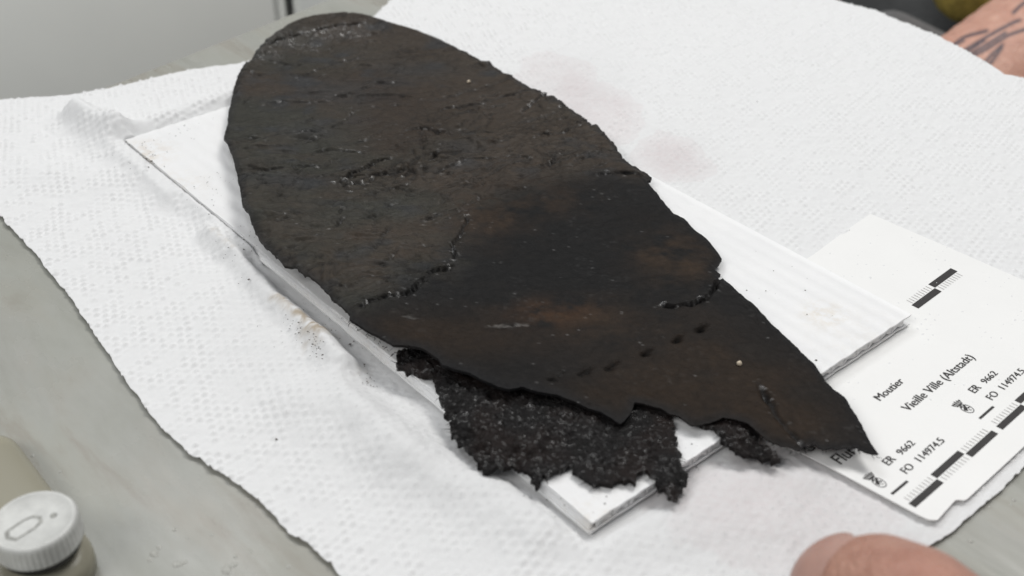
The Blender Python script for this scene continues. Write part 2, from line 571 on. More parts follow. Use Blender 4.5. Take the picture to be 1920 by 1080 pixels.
U1 = txy @ np.array([math.cos(0.90), math.sin(0.90)]) * 1000
V1 = txy @ np.array([-math.sin(0.90), math.cos(0.90)]) * 1000
U1 = U1 + 0.7 * fbm(txy[:, 0] * 1000 / 14, txy[:, 1] * 1000 / 14, 201, 2); V1 = V1 + 0.7 * fbm(txy[:, 0] * 1000 / 14, txy[:, 1] * 1000 / 14, 205, 2)
row = np.floor(V1 / 1.75)
du = (U1 + (row % 2) * 1.1) % 2.2 - 1.1
dv = V1 % 1.75 - 0.875
dots = np.exp(-(du / 0.52) ** 2 - (dv / 0.42) ** 2)
Xm, Ym = txy[:, 0] * 1000, txy[:, 1] * 1000
damp = np.zeros(len(txy))
for (x, y, rx, ry, w) in [(620, 640, .016, .022, 1), (760, 780, .022, .02, 1), (900, 930, .02, .018, .8), (540, 540, .014, .02, .8),
                          (1080, 160, .016, .022, .9), (1260, 300, .012, .014, .8), (1350, 960, .022, .018, 1),
                          (1480, 1000, .02, .015, 1), (1620, 1010, .02, .02, 1)]:
    damp += w * blob(txy, x, y, rx, 0, ry)
damp = np.clip(damp * (1 + 0.5 * fbm(Xm / 8, Ym / 8, 21, 4)), 0, 1)
rightside = 1 / (1 + np.exp(-(txy[:, 0] - 0.01) * 120))
amp = (0.00062 - 0.00018 * rightside) * (1 - 0.65 * damp) * np.clip(2.6 * vnoise(Xm / 2.6, Ym / 2.6, 8) - 0.55, 0.05, 1.35)
fine = fbm(Xm / 0.95, Ym / 0.95, 12, 2)
fleece = fbm(Xm / 2.2, Ym / 2.2, 14, 3)
tz = 0.0003 + towel_macro(txy) + np.clip(board_dist(txy) / 0.002, 0, 1) * (amp * dots + 0.00008 * fine + 0.00022 * fleece)
# lift of the free rear edge
# colours: white, damp grey, faint brown-pink leather stain
tcol = np.ones((len(txy), 4)); base = np.array([0.725, 0.728, 0.731])
tcol[:, :3] = base
tcol[:, :3] *= (1 - 0.055 * damp)[:, None]
stain = np.zeros(len(txy))
for (x, y, rx, ry, w) in [(1080, 185, .007, .022, 1.0), (1040, 140, .013, .016, .6), (1120, 205, .011, .016, .9), (1150, 230, .008, .014, .8), (1255, 300, .009, .012, 1.0), (1285, 318, .008, .008, .8),
                          (1340, 935, .014, .007, .7), (1430, 960, .018, .012, .75), (1500, 1000, .016, .012, .6), (1250, 905, .008, .006, .8),
                          (1570, 1000, .02, .02, .35), (1440, 880, .008, .006, .6)]:
    bb_ = -np.log(np.clip(blob(txy, x, y, rx * 1.05, 0, ry * 1.05), 1e-12, 1)); stain = np.maximum(stain, w * np.exp(-bb_ ** 1.8))
edge_n = fbm(Xm / 5, Ym / 5, 31, 4)
sf = stain + 0.22 * edge_n
soak = np.clip((sf - 0.22) / 0.12, 0, 1)
tide = np.exp(-((sf - 0.27) / 0.05) ** 2)
stain = (0.30 * soak + 0.22 * tide * soak + 0.50 * np.clip((sf - 0.45) * 1.3, 0, 1)) * (0.75 + 0.5 * vnoise(Xm / 1.1, Ym / 1.1, 33)) * (0.85 + 0.5 * (1 - dots))
tcol[:, :3] *= 1 - stain[:, None] * np.array([0.085, 0.145, 0.142])
soil = ridge(txy, [(520, 585), (550, 603), (570, 622), (600, 650)], 1, 0.0016) + 0.9 * blob(txy, 600, 648, .004, 0, .006) \
    + 0.5 * ridge(txy, [(405, 455), (440, 490)], 1, 0.0012) + .45 * blob(txy, 685, 712, .003, 0, .003)
soil = np.clip(soil * (0.55 + fbm(Xm / 1.3, Ym / 1.3, 41, 4)) - 0.12, 0, 1)
tcol[:, :3] *= 1 - soil[:, None] * np.array([0.42, 0.5, 0.6])
dip = np.clip(1 - np.hypot((du), (dv)) / 0.5, 0, 1) * damp * (vnoise(Xm / 2.9, Ym / 2.9, 55) > 0.55)
tcol[:, :3] *= (1 - 0.16 * dip)[:, None]
tcol[:, 3] = 0
towel = slab("paper_towel", txy, tq, trim, tz, 0.00025, M_TOWEL, None, {"col": tcol})
tag(towel, "large white embossed paper towel sheet, damp and brown-stained under the leather sole", "paper towel")

# ------------------------------------------------------------------ fluted plastic board
board = empty("fluted_plastic_board", (*BLb, 0.0012))


def board_world(a, c, z):
    q = BLb + be * a + bw * c
    return (q[0] - BLb[0], q[1] - BLb[1], z - 0.0012)


def board_sheet(name, z0, z1, margin_left, wave, seed):
    na, nc = 150, 200
    aa = np.linspace(0, BLEN, na); cc = np.linspace(margin_left, BWID, nc)
    Aa, Cc = np.meshgrid(aa, cc, indexing='ij')
    Aa = Aa.copy()
    cut = 0.00018 * fbm(cc * 1000 / 3.5, cc * 0, seed, 3)
    Aa[0, :] += cut
    Aa[1, :] += 0.0
    w = wave * (np.cos(2 * np.pi * Cc / PITCHB)) + 0.00006 * fbm(Aa * 1000 / 20, Cc * 1000 / 6, seed + 2, 3)
    Cs = Cc.copy(); Cs[:, 0] += 0.00025 * fbm(aa * 1000 / 6, aa * 0, seed + 5, 3)
    xs = BLb[0] * 0 + be[0] * Aa + bw[0] * Cs; ys = be[1] * Aa + bw[1] * Cs
    top = np.stack([xs, ys, z1 - 0.0012 + w], -1).reshape(-1, 3)
    bot = np.stack([xs, ys, z0 - 0.0012 + w * 0.8], -1).reshape(-1, 3)
    idx = np.arange(na * nc).reshape(na, nc)
    q = np.stack([idx[:-1, :-1], idx[:-1, 1:], idx[1:, 1:], idx[1:, :-1]], -1).reshape(-1, 4)
    n = na * nc
    ring = np.concatenate([idx[0, :], idx[1:, -1], idx[-1, -2::-1], idx[-2:0:-1, 0]])
    r2 = np.roll(ring, -1)
    V = np.concatenate([top, bot, top[ring], bot[ring]])
    k = len(ring); i = np.arange(k); j = np.roll(i, -1)
    side = np.stack([2 * n + i, 2 * n + k + i, 2 * n + k + j, 2 * n + j], 1)
    Fq = np.concatenate([q[:, ::-1], q + n, side[:, ::-1]])
    # orient the top upwards
    p0, p1, p2 = V[Fq[0, 0]], V[Fq[0, 1]], V[Fq[0, 2]]
    if np.cross(p1 - p0, p2 - p0)[2] < 0: Fq = Fq[:, ::-1]
    return mesh_obj(name, V, np.ascontiguousarray(Fq), M_BOARD, board, True)


PITCHB = 0.0042
board_sheet("face_sheet", ZB - 0.00045, ZB, 0.0001, 0.00007, 61)
board_sheet("base_sheet", 0.0012, 0.0016, -0.0004, 0.00002, 71)
nrib = int(BWID / PITCHB) + 1
zr0, zr1 = 0.00155 - 0.0012, ZB - 0.0004 - 0.0012
rib_bm = bmesh.new()
t = 0.00028
ring = []
for a_ in (0.0006, BLEN * 0.33, BLEN * 0.66, BLEN - 0.0004):
    ring.append([rib_bm.verts.new((be[0] * a_ + bw[0] * c_, be[1] * a_ + bw[1] * c_, z_)) for (c_, z_) in
                 ((-t * 1.6, zr0), (t * 1.6, zr0), (t, (zr0 + zr1) / 2), (t * 1.6, zr1), (-t * 1.6, zr1), (-t, (zr0 + zr1) / 2))])
for r0, r1 in zip(ring[:-1], ring[1:]):
    for k in range(6): rib_bm.faces.new((r0[k], r0[(k + 1) % 6], r1[(k + 1) % 6], r1[k]))
rib_bm.faces.new(ring[0][::-1]); rib_bm.faces.new(ring[-1])
bmesh.ops.recalc_face_normals(rib_bm, faces=rib_bm.faces)
rib0 = bm_obj("rib", rib_bm, M_BOARD, board)
for k in range(nrib):
    o = rib0 if k == 0 else rib0.copy()
    if k: COL.objects.link(o); o.parent = board
    c_ = min(0.0011 + k * PITCHB, BWID - 0.0008) if k else 0.00045
    o.location = (bw[0] * c_, bw[1] * c_, 0)
# milky webs: heat-cut plastic drawn across the open flute ends
for k in range(nrib - 1):
    rr = random.Random(k)
    bm = bmesh.new()
    c0, c1 = 0.0011 + k * PITCHB + 0.0002, 0.0011 + (k + 1) * PITCHB - 0.0002
    c1 = min(c1, BWID - 0.001)
    rows = []
    for i in range(6):
        s = i / 5
        dep = 0.00015 + 0.0004 * math.sin(math.pi * s) * rr.uniform(0.6, 1.3)
        zt = zr1 - 0.0000; zb = zr0 + 0.0002 + 0.0007 * math.sin(math.pi * s) * rr.uniform(0.0, 1.0)
        pts = []
        for (z_, dd) in ((zb, dep * 0.7), ((zb + zt) / 2, dep * 1.2), (zt, dep)):
            for off in (0, 0.0003):
                c_ = c0 + (c1 - c0) * s; a_ = dd + off
                pts.append(bm.verts.new((be[0] * a_ + bw[0] * c_, be[1] * a_ + bw[1] * c_, z_)))
        rows.append(pts)
    for p_, q_ in zip(rows[:-1], rows[1:]):
        for (i, j) in ((0, 2), (2, 4), (4, 5), (5, 3), (3, 1), (1, 0)):
            bm.faces.new((p_[i], p_[j], q_[j], q_[i]))
    for e_ in (rows[0], rows[-1]):
        bm.faces.new((e_[0], e_[2], e_[4], e_[5], e_[3], e_[1]))
    bmesh.ops.recalc_face_normals(bm, faces=bm.faces)
    bm_obj("flute_web", bm, M_BOARD, board, True)
tag(board, "white fluted plastic board under the leather sole", "plastic board")

# ------------------------------------------------------------------ printed find label card
def card_z(xy):
    u, v = card_uv(xy)
    bd = board_dist(xy)
    free = np.clip((bd - 0.001) / 0.012, 0, 1); free = free * free * (3 - 2 * free)
    curl = np.exp(-np.clip(u + 1, 0, None) / 7.0) * (0.35 + 0.65 * np.exp(-((v - 24) / 16.0) ** 2))
    return 0.00072 + free * (0.0010 * curl + 0.0005 * np.exp(-((v + 1) / 10) ** 2))


card = empty("find_label_card", (CO[0], CO[1], ZC))


def card_edge_u(v):                          # the lower edge bows a little
    return -0.2 - 3.4 * np.clip(v / 36.0, 0, 1) ** 1.3


outl = [(1.2, -0.2), (0.2, 0.6), (-0.1, 1.4)]
for v in range(3, 37, 3): outl.append((float(card_edge_u(v)), v))
outl += [(-3.8, 45), (-3.8, 66.5), (57, 66.6), (69.6, 67.4), (70.2, 67.0), (72.8, 66.8), (73.4, 67.6), (83.2, 67.9), (83.8, 45), (84.1, 27.1), (84.5, -1.2),
         (10.3, -1.0), (9.4, -0.9), (8.4, 0.3), (7.8, 0.3)]
cpoly = np.array([card_xy(u, v) for u, v in outl])
cxy, cq, crim = sheet_grid(cpoly, 0.0007, math.atan2(cu[1], cu[0]))
cz = card_z(cxy)
o = slab("paper_sheet", cxy - CO, cq, crim, cz - ZC, 0.00028, M_CARD, card)
tag(card, "white printed find label card tucked under the board, with scale bars and black lettering", "label card")


def card_mesh(name, uv, faces, mat, lift=0.00006):
    uv = np.asarray(uv, float)
    xy = card_xy(uv[:, 0], uv[:, 1])
    z = card_z(xy) + lift
    return mesh_obj(name, np.column_stack([xy - CO, z - ZC]), faces, mat, card, False)


def text(txt, u0, u1, v, kh=1.0):
    cd = bpy.data.curves.new("t", 'FONT'); cd.body = txt; cd.size = 1.0; cd.resolution_u = 3; cd.offset = 0.0
    ob = bpy.data.objects.new("t", cd); COL.objects.link(ob)
    dg = bpy.context.evaluated_depsgraph_get(); dg.update()
    me = bpy.data.meshes.new_from_object(ob.evaluated_get(dg))
    bpy.data.objects.remove(ob)
    bm = bmesh.new(); bm.from_mesh(me); bmesh.ops.triangulate(bm, faces=bm.faces)
    bmesh.ops.subdivide_edges(bm, edges=[e for e in bm.edges if e.calc_length() > 0.25], cuts=1)
    bmesh.ops.triangulate(bm, faces=bm.faces)
    co = np.array([v_.co[:] for v_ in bm.verts]); bm.verts.index_update()
    fs = [[v_.index for v_ in f_.verts] for f_ in bm.faces]; bm.free()
    bpy.data.meshes.remove(me)
    s = (u1 - u0) / (co[:, 0].max() - co[:, 0].min())
    uu = u0 + (co[:, 0] - co[:, 0].min()) * s; vv = v + co[:, 1] * s * kh
    uv2 = np.concatenate([np.stack([uu, vv], 1), np.stack([uu + 0.13, vv + 0.02], 1)])
    n0 = len(uu)
    xy = card_xy(uv2[:, 0], uv2[:, 1]); z_ = card_z(xy) + 0.00005; z_[n0:] += 0.00002
    mesh_obj("lettering", np.column_stack([xy - CO, z_ - ZC]), fs + [[i + n0 for i in f_] for f_ in fs], M_INK, card, False)


def rect(name, u0, u1, v0, v1, mat, n=8):
    us = np.linspace(u0, u1, n + 1)
    uv = [(u, v0) for u in us] + [(u, v1) for u in us]
    fs = [[i, i + 1, n + 2 + i, n + 1 + i] for i in range(n)]
    card_mesh(name, uv, fs, mat)


def ticks(u0, v0, v1):
    uv = []; fs = []
    for k in range(1, 10):
        u = u0 + k; L_ = v1
        b = len(uv)
        uv += [(u - .09, v0), (u + .09, v0), (u + .09, L_), (u - .09, L_)]; fs.append([b, b + 1, b + 2, b + 3])
    card_mesh("scale_ticks", uv, fs, M_TICK)


def scale(u0, n, vm, h=1.45, first_low=True):
    for k in range(n):
        low = (k % 2 == 0) == first_low
        a, b = (vm - h, vm - .03) if low else (vm + .03, vm + h)
        rect("scale_bar", u0 + 10 * k + .12, u0 + 10 * (k + 1) - .12, a, b, M_INK)
        if low: ticks(u0 + 10 * k, vm + .15, vm + h)
        else: ticks(u0 + 10 * k, vm - h, vm - .15)


def crest(u, v):
    """small crown over an oval shield with a beast on a diagonal band; the top points along +v"""
    uv = []; fs = []

    def poly(pts):
        b = len(uv); uv.extend([(u + p_[0], v + p_[1]) for p_ in pts]); fs.append(list(range(b, b + len(pts))))
    # shield rim
    N = 18
    for i in range(N):
        a0, a1 = 2 * math.pi * i / N, 2 * math.pi * (i + 1) / N
        poly([(1.15 * math.cos(a0), -.75 + 1.5 * math.sin(a0)), (1.15 * math.cos(a1), -.75 + 1.5 * math.sin(a1)),
              (.98 * math.cos(a1), -.75 + 1.32 * math.sin(a1)), (.98 * math.cos(a0), -.75 + 1.32 * math.sin(a0))])
    poly([(-.9, -.6), (-.5, -1.3), (.15, -.75), (.7, .1), (.45, .45), (-.1, 0)])           # body on the band
    poly([(-.75, .1), (-.2, .0), (.1, .4), (-.4, .55)])
    poly([(.2, -.9), (.75, -1.0), (.8, -.7), (.35, -.55)])
    poly([(-.1, -1.2), (.2, -1.7), (.35, -1.6), (.1, -1.05)])
    poly([(-.95, .72), (.95, .72), (1.0, 1.05), (-1.0, 1.05)])                               # crown band
    for c in (-1.15, -.6, 0, .6, 1.15):
        poly([(c * .85 - .14, 1.1), (c * .85 + .14, 1.1), (c * 1.08 + .08, 2.2 - abs(c) * .25), (c * 1.08 - .2, 2.2 - abs(c) * .25)])
        poly([(c * 1.0 - .26, 1.55), (c * 1.0 + .26, 1.55), (c * 1.0 + .2, 1.78), (c * 1.0 - .2, 1.78)])
    card_mesh("crest", uv, fs, M_INK)


for k, u0 in enumerate((0.8, 32.3)):
    scale(u0, 3, 5.62)
    text("ER", u0 + 6.5, u0 + 9.1, 13.7, 1.0); text("9662", u0 + 10.9, u0 + 15.8, 13.7, 0.85)
    text("FO", u0 + 7.0, u0 + 9.8, 10.15, 1.0); text("114974.5", u0 + 11.9, u0 + 20.6, 10.15, 0.9)
    crest(u0 + 1.0, 13.1)
    rect("short_bar", u0 + 0.0, u0 + 5.4, 8.75, 9.3, M_INK)
scale(56.2, 2, 39.4, 1.8)
text("Moutier", 22.6, 31.6, 25.5, 0.93)
text("Vieille Ville (Altstadt)", 23.9, 49.4, 19.8, 0.95)
text("Flur:", 0.4, 6.8, 19.8, 1.0)
text("G", -1.3, 0.6, 25.6, 1.0)

# ------------------------------------------------------------------ the leather sole
grain_px = [(470, 107), (480, 90), (497, 72), (517, 57), (540, 42), (567, 32), (600, 26), (633, 23), (657, 22), (683, 26), (700, 31),
            (733, 41), (767, 50), (800, 60), (833, 75), (867, 90), (900, 108), (933, 125), (967, 143), (993, 160), (1010, 167), (1026, 170),
            (1019, 175), (1030, 175), (1040, 176), (1060, 190), (1080, 207), (1107, 226), (1111, 231), (1118, 229), (1135, 245), (1150, 262), (1160, 280),
            (1170, 292), (1180, 303), (1190, 309), (1203, 317), (1215, 325), (1222, 332), (1219, 337), (1211, 334), (1218, 342), (1233, 360), (1250, 380),
            (1263, 395), (1283, 405), (1300, 423), (1327, 443), (1337, 457), (1355, 480), (1343, 493), (1341, 503), (1352, 510), (1347, 517), (1357, 518),
            (1377, 537), (1400, 557), (1420, 573), (1450, 602), (1476, 626), (1500, 650), (1526, 675), (1549, 708), (1565, 724), (1585, 739), (1593, 754), (1607, 777),
            (1618, 798), (1632, 821), (1644, 838), (1651, 848), (1640, 848), (1630, 845), (1618, 841), (1604, 834), (1597, 838), (1581, 835), (1570, 840), (1558, 836), (1546, 841),
            (1535, 836), (1526, 829), (1518, 835), (1506, 832), (1497, 843), (1484, 836), (1466, 833), (1443, 824), (1426, 814), (1414, 806),
            (1400, 796), (1381, 789), (1355, 785), (1330, 793), (1315, 797), (1296, 797), (1274, 782), (1255, 777), (1237, 766), (1207, 759), (1190, 757),
            (1186, 776), (1163, 798), (1130, 778), (1100, 767), (1074, 756), (1044, 744), (1020, 742), (1000, 739), (981, 732), (956, 738), (933, 734), (907, 723),
            (881, 708), (859, 701), (830, 693), (822, 679), (793, 660), (767, 653), (739, 654),
            (720, 639), (690, 621), (662, 601), (655, 596), (657, 588), (633, 567), (600, 533), (580, 517), (557, 500), (543, 494), (533, 492), (510, 470), (493, 453),
            (477, 427), (467, 400), (461, 391), (453, 380), (450, 357), (443, 317), (433, 283), (425, 262), (419, 253), (425, 230), (428, 200),
            (437, 160), (447, 133), (460, 113)]
SA, SB = at(590, 70, .008)[:2], at(1560, 790, .006)[:2]     # long axis
sd = (SB - SA); SLEN = np.linalg.norm(sd); sd /= SLEN
sn = np.array([sd[1], -sd[0]])                               # towards the left (photo) edge is -... sign fixed below
if (at(500, 450)[:2] - SA) @ sn < 0: sn = -sn


def sole_base(xy):
    s = ((xy - SA) @ sd) / SLEN                               # 0 heel end .. 1 tip
    c = ((xy - SA) @ sn) * 1000                               # + = left edge, mm
    z = 0.0068 + 0.0030 * np.exp(-((s + 0.02) / 0.14) ** 2)
    left = np.clip((c - 8) / 40.0, 0, 1.2)
    z = z + 0.0030 * left ** 2 * np.exp(-((s - 0.42) / 0.30) ** 2)
    right = np.clip((-c - 14) / 34.0, 0, 1.2)
    z = z + 0.0012 * right ** 2 * np.exp(-((s - 0.35) / 0.3) ** 2)
    z = z + 0.0010 * np.exp(-((s - 0.80) / 0.10) ** 2) * np.exp(-(c / 16) ** 2)
    z = z - 0.0012 * np.clip((s - 0.82) / 0.2, 0, 1.3)
    return z


def on_sole(pts, fn=None, dz=0.0):
    fn = fn or sole_base
    out = []
    for (x, y) in pts:
        z = 0.007
        for _ in range(6):
            q = at(x, y, z)[:2]; z = float(fn(q[None, :])[0]) + dz
        out.append(q)
    return np.array(out)


gp = on_sole(grain_px)
gp = rough_outline(gp, 0.0005, 0.00026, 0.0026, 3)
gang = math.atan2(sd[1], sd[0])
gxy, gq, grim = sheet_grid(gp, 0.00042, gang)
N = len(gxy)
X, Y = gxy[:, 0] * 1000, gxy[:, 1] * 1000
S = ((gxy - SA) @ sd) * 1000; Cc = ((gxy - SA) @ sn) * 1000
z0 = sole_base(gxy)
edge_d, _ = seg_dist(gxy, gp[::2], True)


def sblob(xy, x, y, rx, ry=None, ang=0.0):
    c = on_sole([(x, y)])[0]; ry = ry or rx
    d = (xy - c) * 1000; ca, sa = math.cos(ang), math.sin(ang)
    a = d[:, 0] * ca + d[:, 1] * sa; b = -d[:, 0] * sa + d[:, 1] * ca
    return np.exp(-(a / rx) ** 2 - (b / ry) ** 2)


# wrinkle field: fine folds run across the sole, roughly along world x
wx = X * 0.97 + Y * 0.22; wy = -X * 0.22 + Y * 0.97
warp = fbm(X / 18, Y / 18, 2, 3)
warpb = fbm(X / 8, Y / 8, 24, 2)
wr1 = fbm(wx / 15 + warp, wy / 4.6 + warp * 1.6 + .4 * warpb, 3, 4)
wr2 = fbm(wx / 6 + warp, wy / 2.1 + warp * 2.2 + .6 * warpb, 6, 3)
sn_ = S / (SLEN * 1000)
bline = on_sole([(640, 596), (660, 586), (700, 563), (745, 555), (780, 540), (800, 515), (836, 508), (850, 495), (853, 470), (866, 430), (885, 395), (940, 360), (1020, 345), (1110, 332), (1235, 340)])
bpoly = np.concatenate([bline, on_sole([(1900, 700), (1700, 1000), (700, 900)])])
bdist, _ = seg_dist(gxy, bline)
bsgn = np.where(inside(gxy, bpoly), bdist, -bdist) * 1000 + 3.0 * fbm(X / 7, Y / 7, 22, 3)
up_half = 1 / (1 + np.exp(bsgn / 2.6))      # wrinkled skin on the upper half
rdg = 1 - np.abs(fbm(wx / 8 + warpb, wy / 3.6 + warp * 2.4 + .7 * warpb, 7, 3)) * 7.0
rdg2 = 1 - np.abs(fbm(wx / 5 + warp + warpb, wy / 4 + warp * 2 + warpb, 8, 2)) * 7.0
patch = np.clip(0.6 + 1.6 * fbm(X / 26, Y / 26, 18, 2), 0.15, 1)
wsel = (0.30 + 0.70 / (1 + np.exp(-(sn_ - 0.20) * 30))) * np.clip(0.55 + 1.5 * fbm(X / 24, Y / 24, 295, 2), 0.2, 1.1)
wz = wsel * (0.00105 * wr1 + 0.00036 * wr2) * (0.30 + 0.8 * up_half) - (0.00058 * np.clip(rdg, 0, 1) ** 2 + 0.00034 * np.clip(rdg2, 0, 1) ** 2) * patch * (0.15 + 0.95 * up_half)
crk = 1 - np.abs(fbm(wx / 14, wy / 7, 9, 3)) * 7
net = np.clip(crk, 0, 1) ** 2 * np.clip(fbm(X / 22, Y / 22, 15, 2) * 2.2 + 0.25, 0, 1) * up_half
zz = z0 + wz - 0.00030 * net
# low undulation
zz += 0.0007 * fbm(X / 34, Y / 34, 17, 2)
# fine grain
zz += 0.00014 * fbm(X / 1.0, Y / 1.0, 19, 2)

cracks = [  # photo polyline, depth mm, width mm, lip mm
    ([(645, 336), (668, 326), (690, 314), (712, 302), (744, 297)], 1.3, 0.75, 0.9),
    ([(648, 337), (668, 331), (690, 333), (714, 331)], 1.6, 1.0, 0.3),
    ([(806, 301), (820, 292), (836, 287)], 1.4, 1.0, 0.6),
    ([(836, 287), (858, 285), (884, 284)], 0.5, 0.6, 0.4),
    ([(450, 313), (470, 311), (494, 311)], 1.0, 0.8, 0.2),
    ([(583, 283), (620, 281), (655, 284), (690, 288)], 0.6, 0.45, 0.2),
    ([(455, 345), (500, 338), (550, 336), (600, 331), (650, 335)], 0.35, 0.4, 0.2),
    ([(705, 368), (712, 358), (735, 351), (756, 353), (765, 365), (758, 378), (744, 384), (722, 384), (708, 375), (705, 368)], 0.35, 0.40, 0.15),
    ([(657, 583), (680, 573), (700, 563), (720, 557), (745, 555), (765, 550), (780, 540), (790, 530), (802, 515), (820, 509), (836, 508), (848, 499)], 1.0, 0.62, 0.7),
    ([(848, 499), (853, 480), (850, 460), (862, 440), (870, 425), (876, 405)], 0.7, 0.5, 0.6),
    ([(1232, 572), (1260, 573), (1290, 571), (1315, 562), (1335, 548), (1346, 530), (1348, 517)], 1.6, 0.65, 0.35),
    ([(913, 614), (940, 613), (960, 614), (992, 611)], 0.35, 0.45, 0.3),
    ([(738, 584), (760, 591), (790, 601)], 0.4, 0.4, 0.2),
    ([(978, 208), (1000, 190), (1022, 173)], 0.8, 0.6, 0.4),
    ([(1105, 330), (1160, 326), (1190, 327), (1212, 334)], 0.8, 0.55, 0.9),
    ([(632, 462), (655, 450), (661, 447)], 0.4, 0.35, 0.1),
    ([(700, 474), (713, 455), (726, 430), (734, 418)], 0.4, 0.35, 0.15),
    ([(716, 499), (738, 482), (758, 458)], 0.4, 0.35, 0.1),
    ([(815, 393), (830, 378), (846, 360)], 0.3, 0.35, 0.1),
    ([(650, 370), (600, 378), (550, 376), (500, 371)], 0.3, 0.35, 0.1),
    ([(635, 400), (640, 390), (650, 376)], 0.3, 0.3, 0.1),
    ([(640, 408), (660, 425), (700, 440), (730, 433)], 0.25, 0.3, 0.1),
    ([(790, 310), (795, 285), (788, 262), (798, 245)], 0.25, 0.3, 0.1),
    ([(470, 140), (520, 135), (560, 142)], 0.3, 0.4, 0.2),
    ([(1055, 378), (1080, 365)], 0.3, 0.35, 0.1),
    ([(1422, 718), (1440, 752), (1462, 786), (1490, 815), (1518, 842)], 0.8, 1.1, 0.3),
    ([(560, 258), (585, 262), (600, 258)], 0.6, 0.8, 0.5),
    ([(840, 270), (870, 263), (905, 265)], 0.3, 0.5, 0.2),
    ([(1090, 320), (1130, 308), (1150, 300)], 0.3, 0.45, 0.2),
    ([(497, 84), (530, 67), (570, 58), (622, 48), (682, 43)], 1.2, 1.2, 0.3),
]
N_SEEN = len(cracks)
crng = random.Random(77)
for i in range(150):                       # fine creases that flow across the upper half
    long_ = i < 75
    x0, y0 = crng.uniform(430, 1150), crng.uniform(110, 560)
    ln = crng.uniform(55, 170) if long_ else crng.uniform(12, 45)
    sl = -0.02 - 0.34 * (x0 - 430) / 700 + crng.gauss(0, .10 if long_ else .35)
    if not long_ and crng.random() < .35: sl = crng.uniform(-1.8, 1.8); ln *= .6
    cvt = crng.uniform(-.22, .22); ph = crng.uniform(0, 6.28)
    m_ = 8 if long_ else 5
    pl = [(x0 + ln * t, y0 + ln * (sl * t + cvt * t * (t - .6)) + (2.5 * math.sin(ph + 7 * t) if long_ else 0) + crng.uniform(-1, 1)) for t in [q / (m_ - 1) for q in range(m_)]]
    cracks.append((pl, crng.uniform(.25, .60), crng.uniform(.34, .55), crng.uniform(.25, .6)))
crackmask = np.zeros(N)
crackwide = np.zeros(N)
WX = gxy + np.column_stack([fbm(X / 2.6, Y / 2.6, 271, 3), fbm(X / 2.6, Y / 2.6, 277, 3)]) * 0.0007
for k, (pl, dep, wid, lip) in enumerate(cracks):
    pl3 = on_sole(pl)
    lo, hi = pl3.min(0) - 0.007, pl3.max(0) + 0.007
    ii = np.nonzero((gxy[:, 0] > lo[0]) & (gxy[:, 0] < hi[0]) & (gxy[:, 1] > lo[1]) & (gxy[:, 1] < hi[1]))[0]
    if len(ii) == 0: continue
    w = WX[ii]
    d, near = seg_dist(w, pl3); d = d * 1000
    x_, y_ = X[ii], Y[ii]
    wid = wid * 0.55
    brk = np.clip(0.3 + 1.4 * vnoise(x_ / 3.0, y_ / 3.0, 170 + k), 0.15, 1.3)
    ends = np.clip(np.minimum(np.linalg.norm(w - pl3[0], axis=1), np.linalg.norm(w - pl3[-1], axis=1)) * 1000 / 2.5, 0.25, 1)
    if k >= N_SEEN: brk = brk * up_half[ii]
    g = np.exp(-(d / max(0.27, wid * 0.75)) ** 2) * brk * ends
    side = (w[:, 1] - near[:, 1]) > 0
    zz[ii] -= 0.0013 * dep * g
    zz[ii] += np.where(side, 0.0010 * lip * brk * ends * np.exp(-d / (1.2 + wid * 2.5)), 0)
    crackmask[ii] = np.maximum(crackmask[ii], np.clip(g * 1.3, 0, 1) * min(1, dep * 1.3))
    crackwide[ii] = np.maximum(crackwide[ii], min(1, dep) * np.exp(-(d / 1.3) ** 2) * brk)
# stitch holes near the waist
holes = [(1035, 716), (1044, 707), (1090, 701), (1101, 697), (1142, 690), (1150, 685), (1211, 661), (1268, 636), (1313, 616)]
holemask = np.zeros(N)
for k, (x, y) in enumerate(holes):
    big = 0.62 if k in (6, 7, 8) else (0.50, 0.40, 0.46, 0.38, 0.52, 0.36)[k]
    h = np.clip(sblob(gxy, x, y, 1.35 * big, 0.85 * big, 0.45) * (1 + 0.8 * fbm(X / .9, Y / .9, 260 + k, 2)), 0, 1)
    zz -= 0.0026 * big * h
    zz += 0.0008 * sblob(gxy, x + 7, y - 7, 1.6 * big, 0.8 * big, 0.45)
    holemask = np.maximum(holemask, np.clip(h * 1.7 - 0.2, 0, 1))
# crumbly heel end where the surface has come off
crater = np.zeros(N)
for (x, y, rx, ry) in [(540, 75, 8, 9), (600, 62, 10, 8), (660, 58, 9, 8), (505, 98, 6, 7), (570, 82, 9, 6)]:
    crater = np.maximum(crater, sblob(gxy, x, y, rx, ry))
crater = np.clip(crater * 1.4 - 0.25 + 0.35 * fbm(X / 4, Y / 4, 91, 3), 0, 1)
lump = fbm(X / 2.1, Y / 2.1, 93, 3)
zz += crater * (0.0011 * np.maximum(lump, -0.2) - 0.0003)
zz -= 0.0005 * np.exp(-(edge_d / 0.0012) ** 2)                    # worn rim
rim_fold = np.exp(-((edge_d - 0.0022) / 0.0014) ** 2) * (sn_ < 0.12)
zz += 0.0006 * rim_fold
# flap end lifted along the delaminated lip
lip_d, _ = seg_dist(gxy, on_sole([(739, 654), (793, 660), (830, 693), (907, 723), (981, 732), (1074, 756), (1163, 797)]))
zz += 0.0013 * np.exp(-(lip_d / 0.006) ** 2)
lip2, _ = seg_dist(gxy, on_sole([(1190, 757), (1237, 766), (1296, 797), (1355, 785), (1400, 796)]))
zz += 0.0008 * np.exp(-(lip2 / 0.004) ** 2)

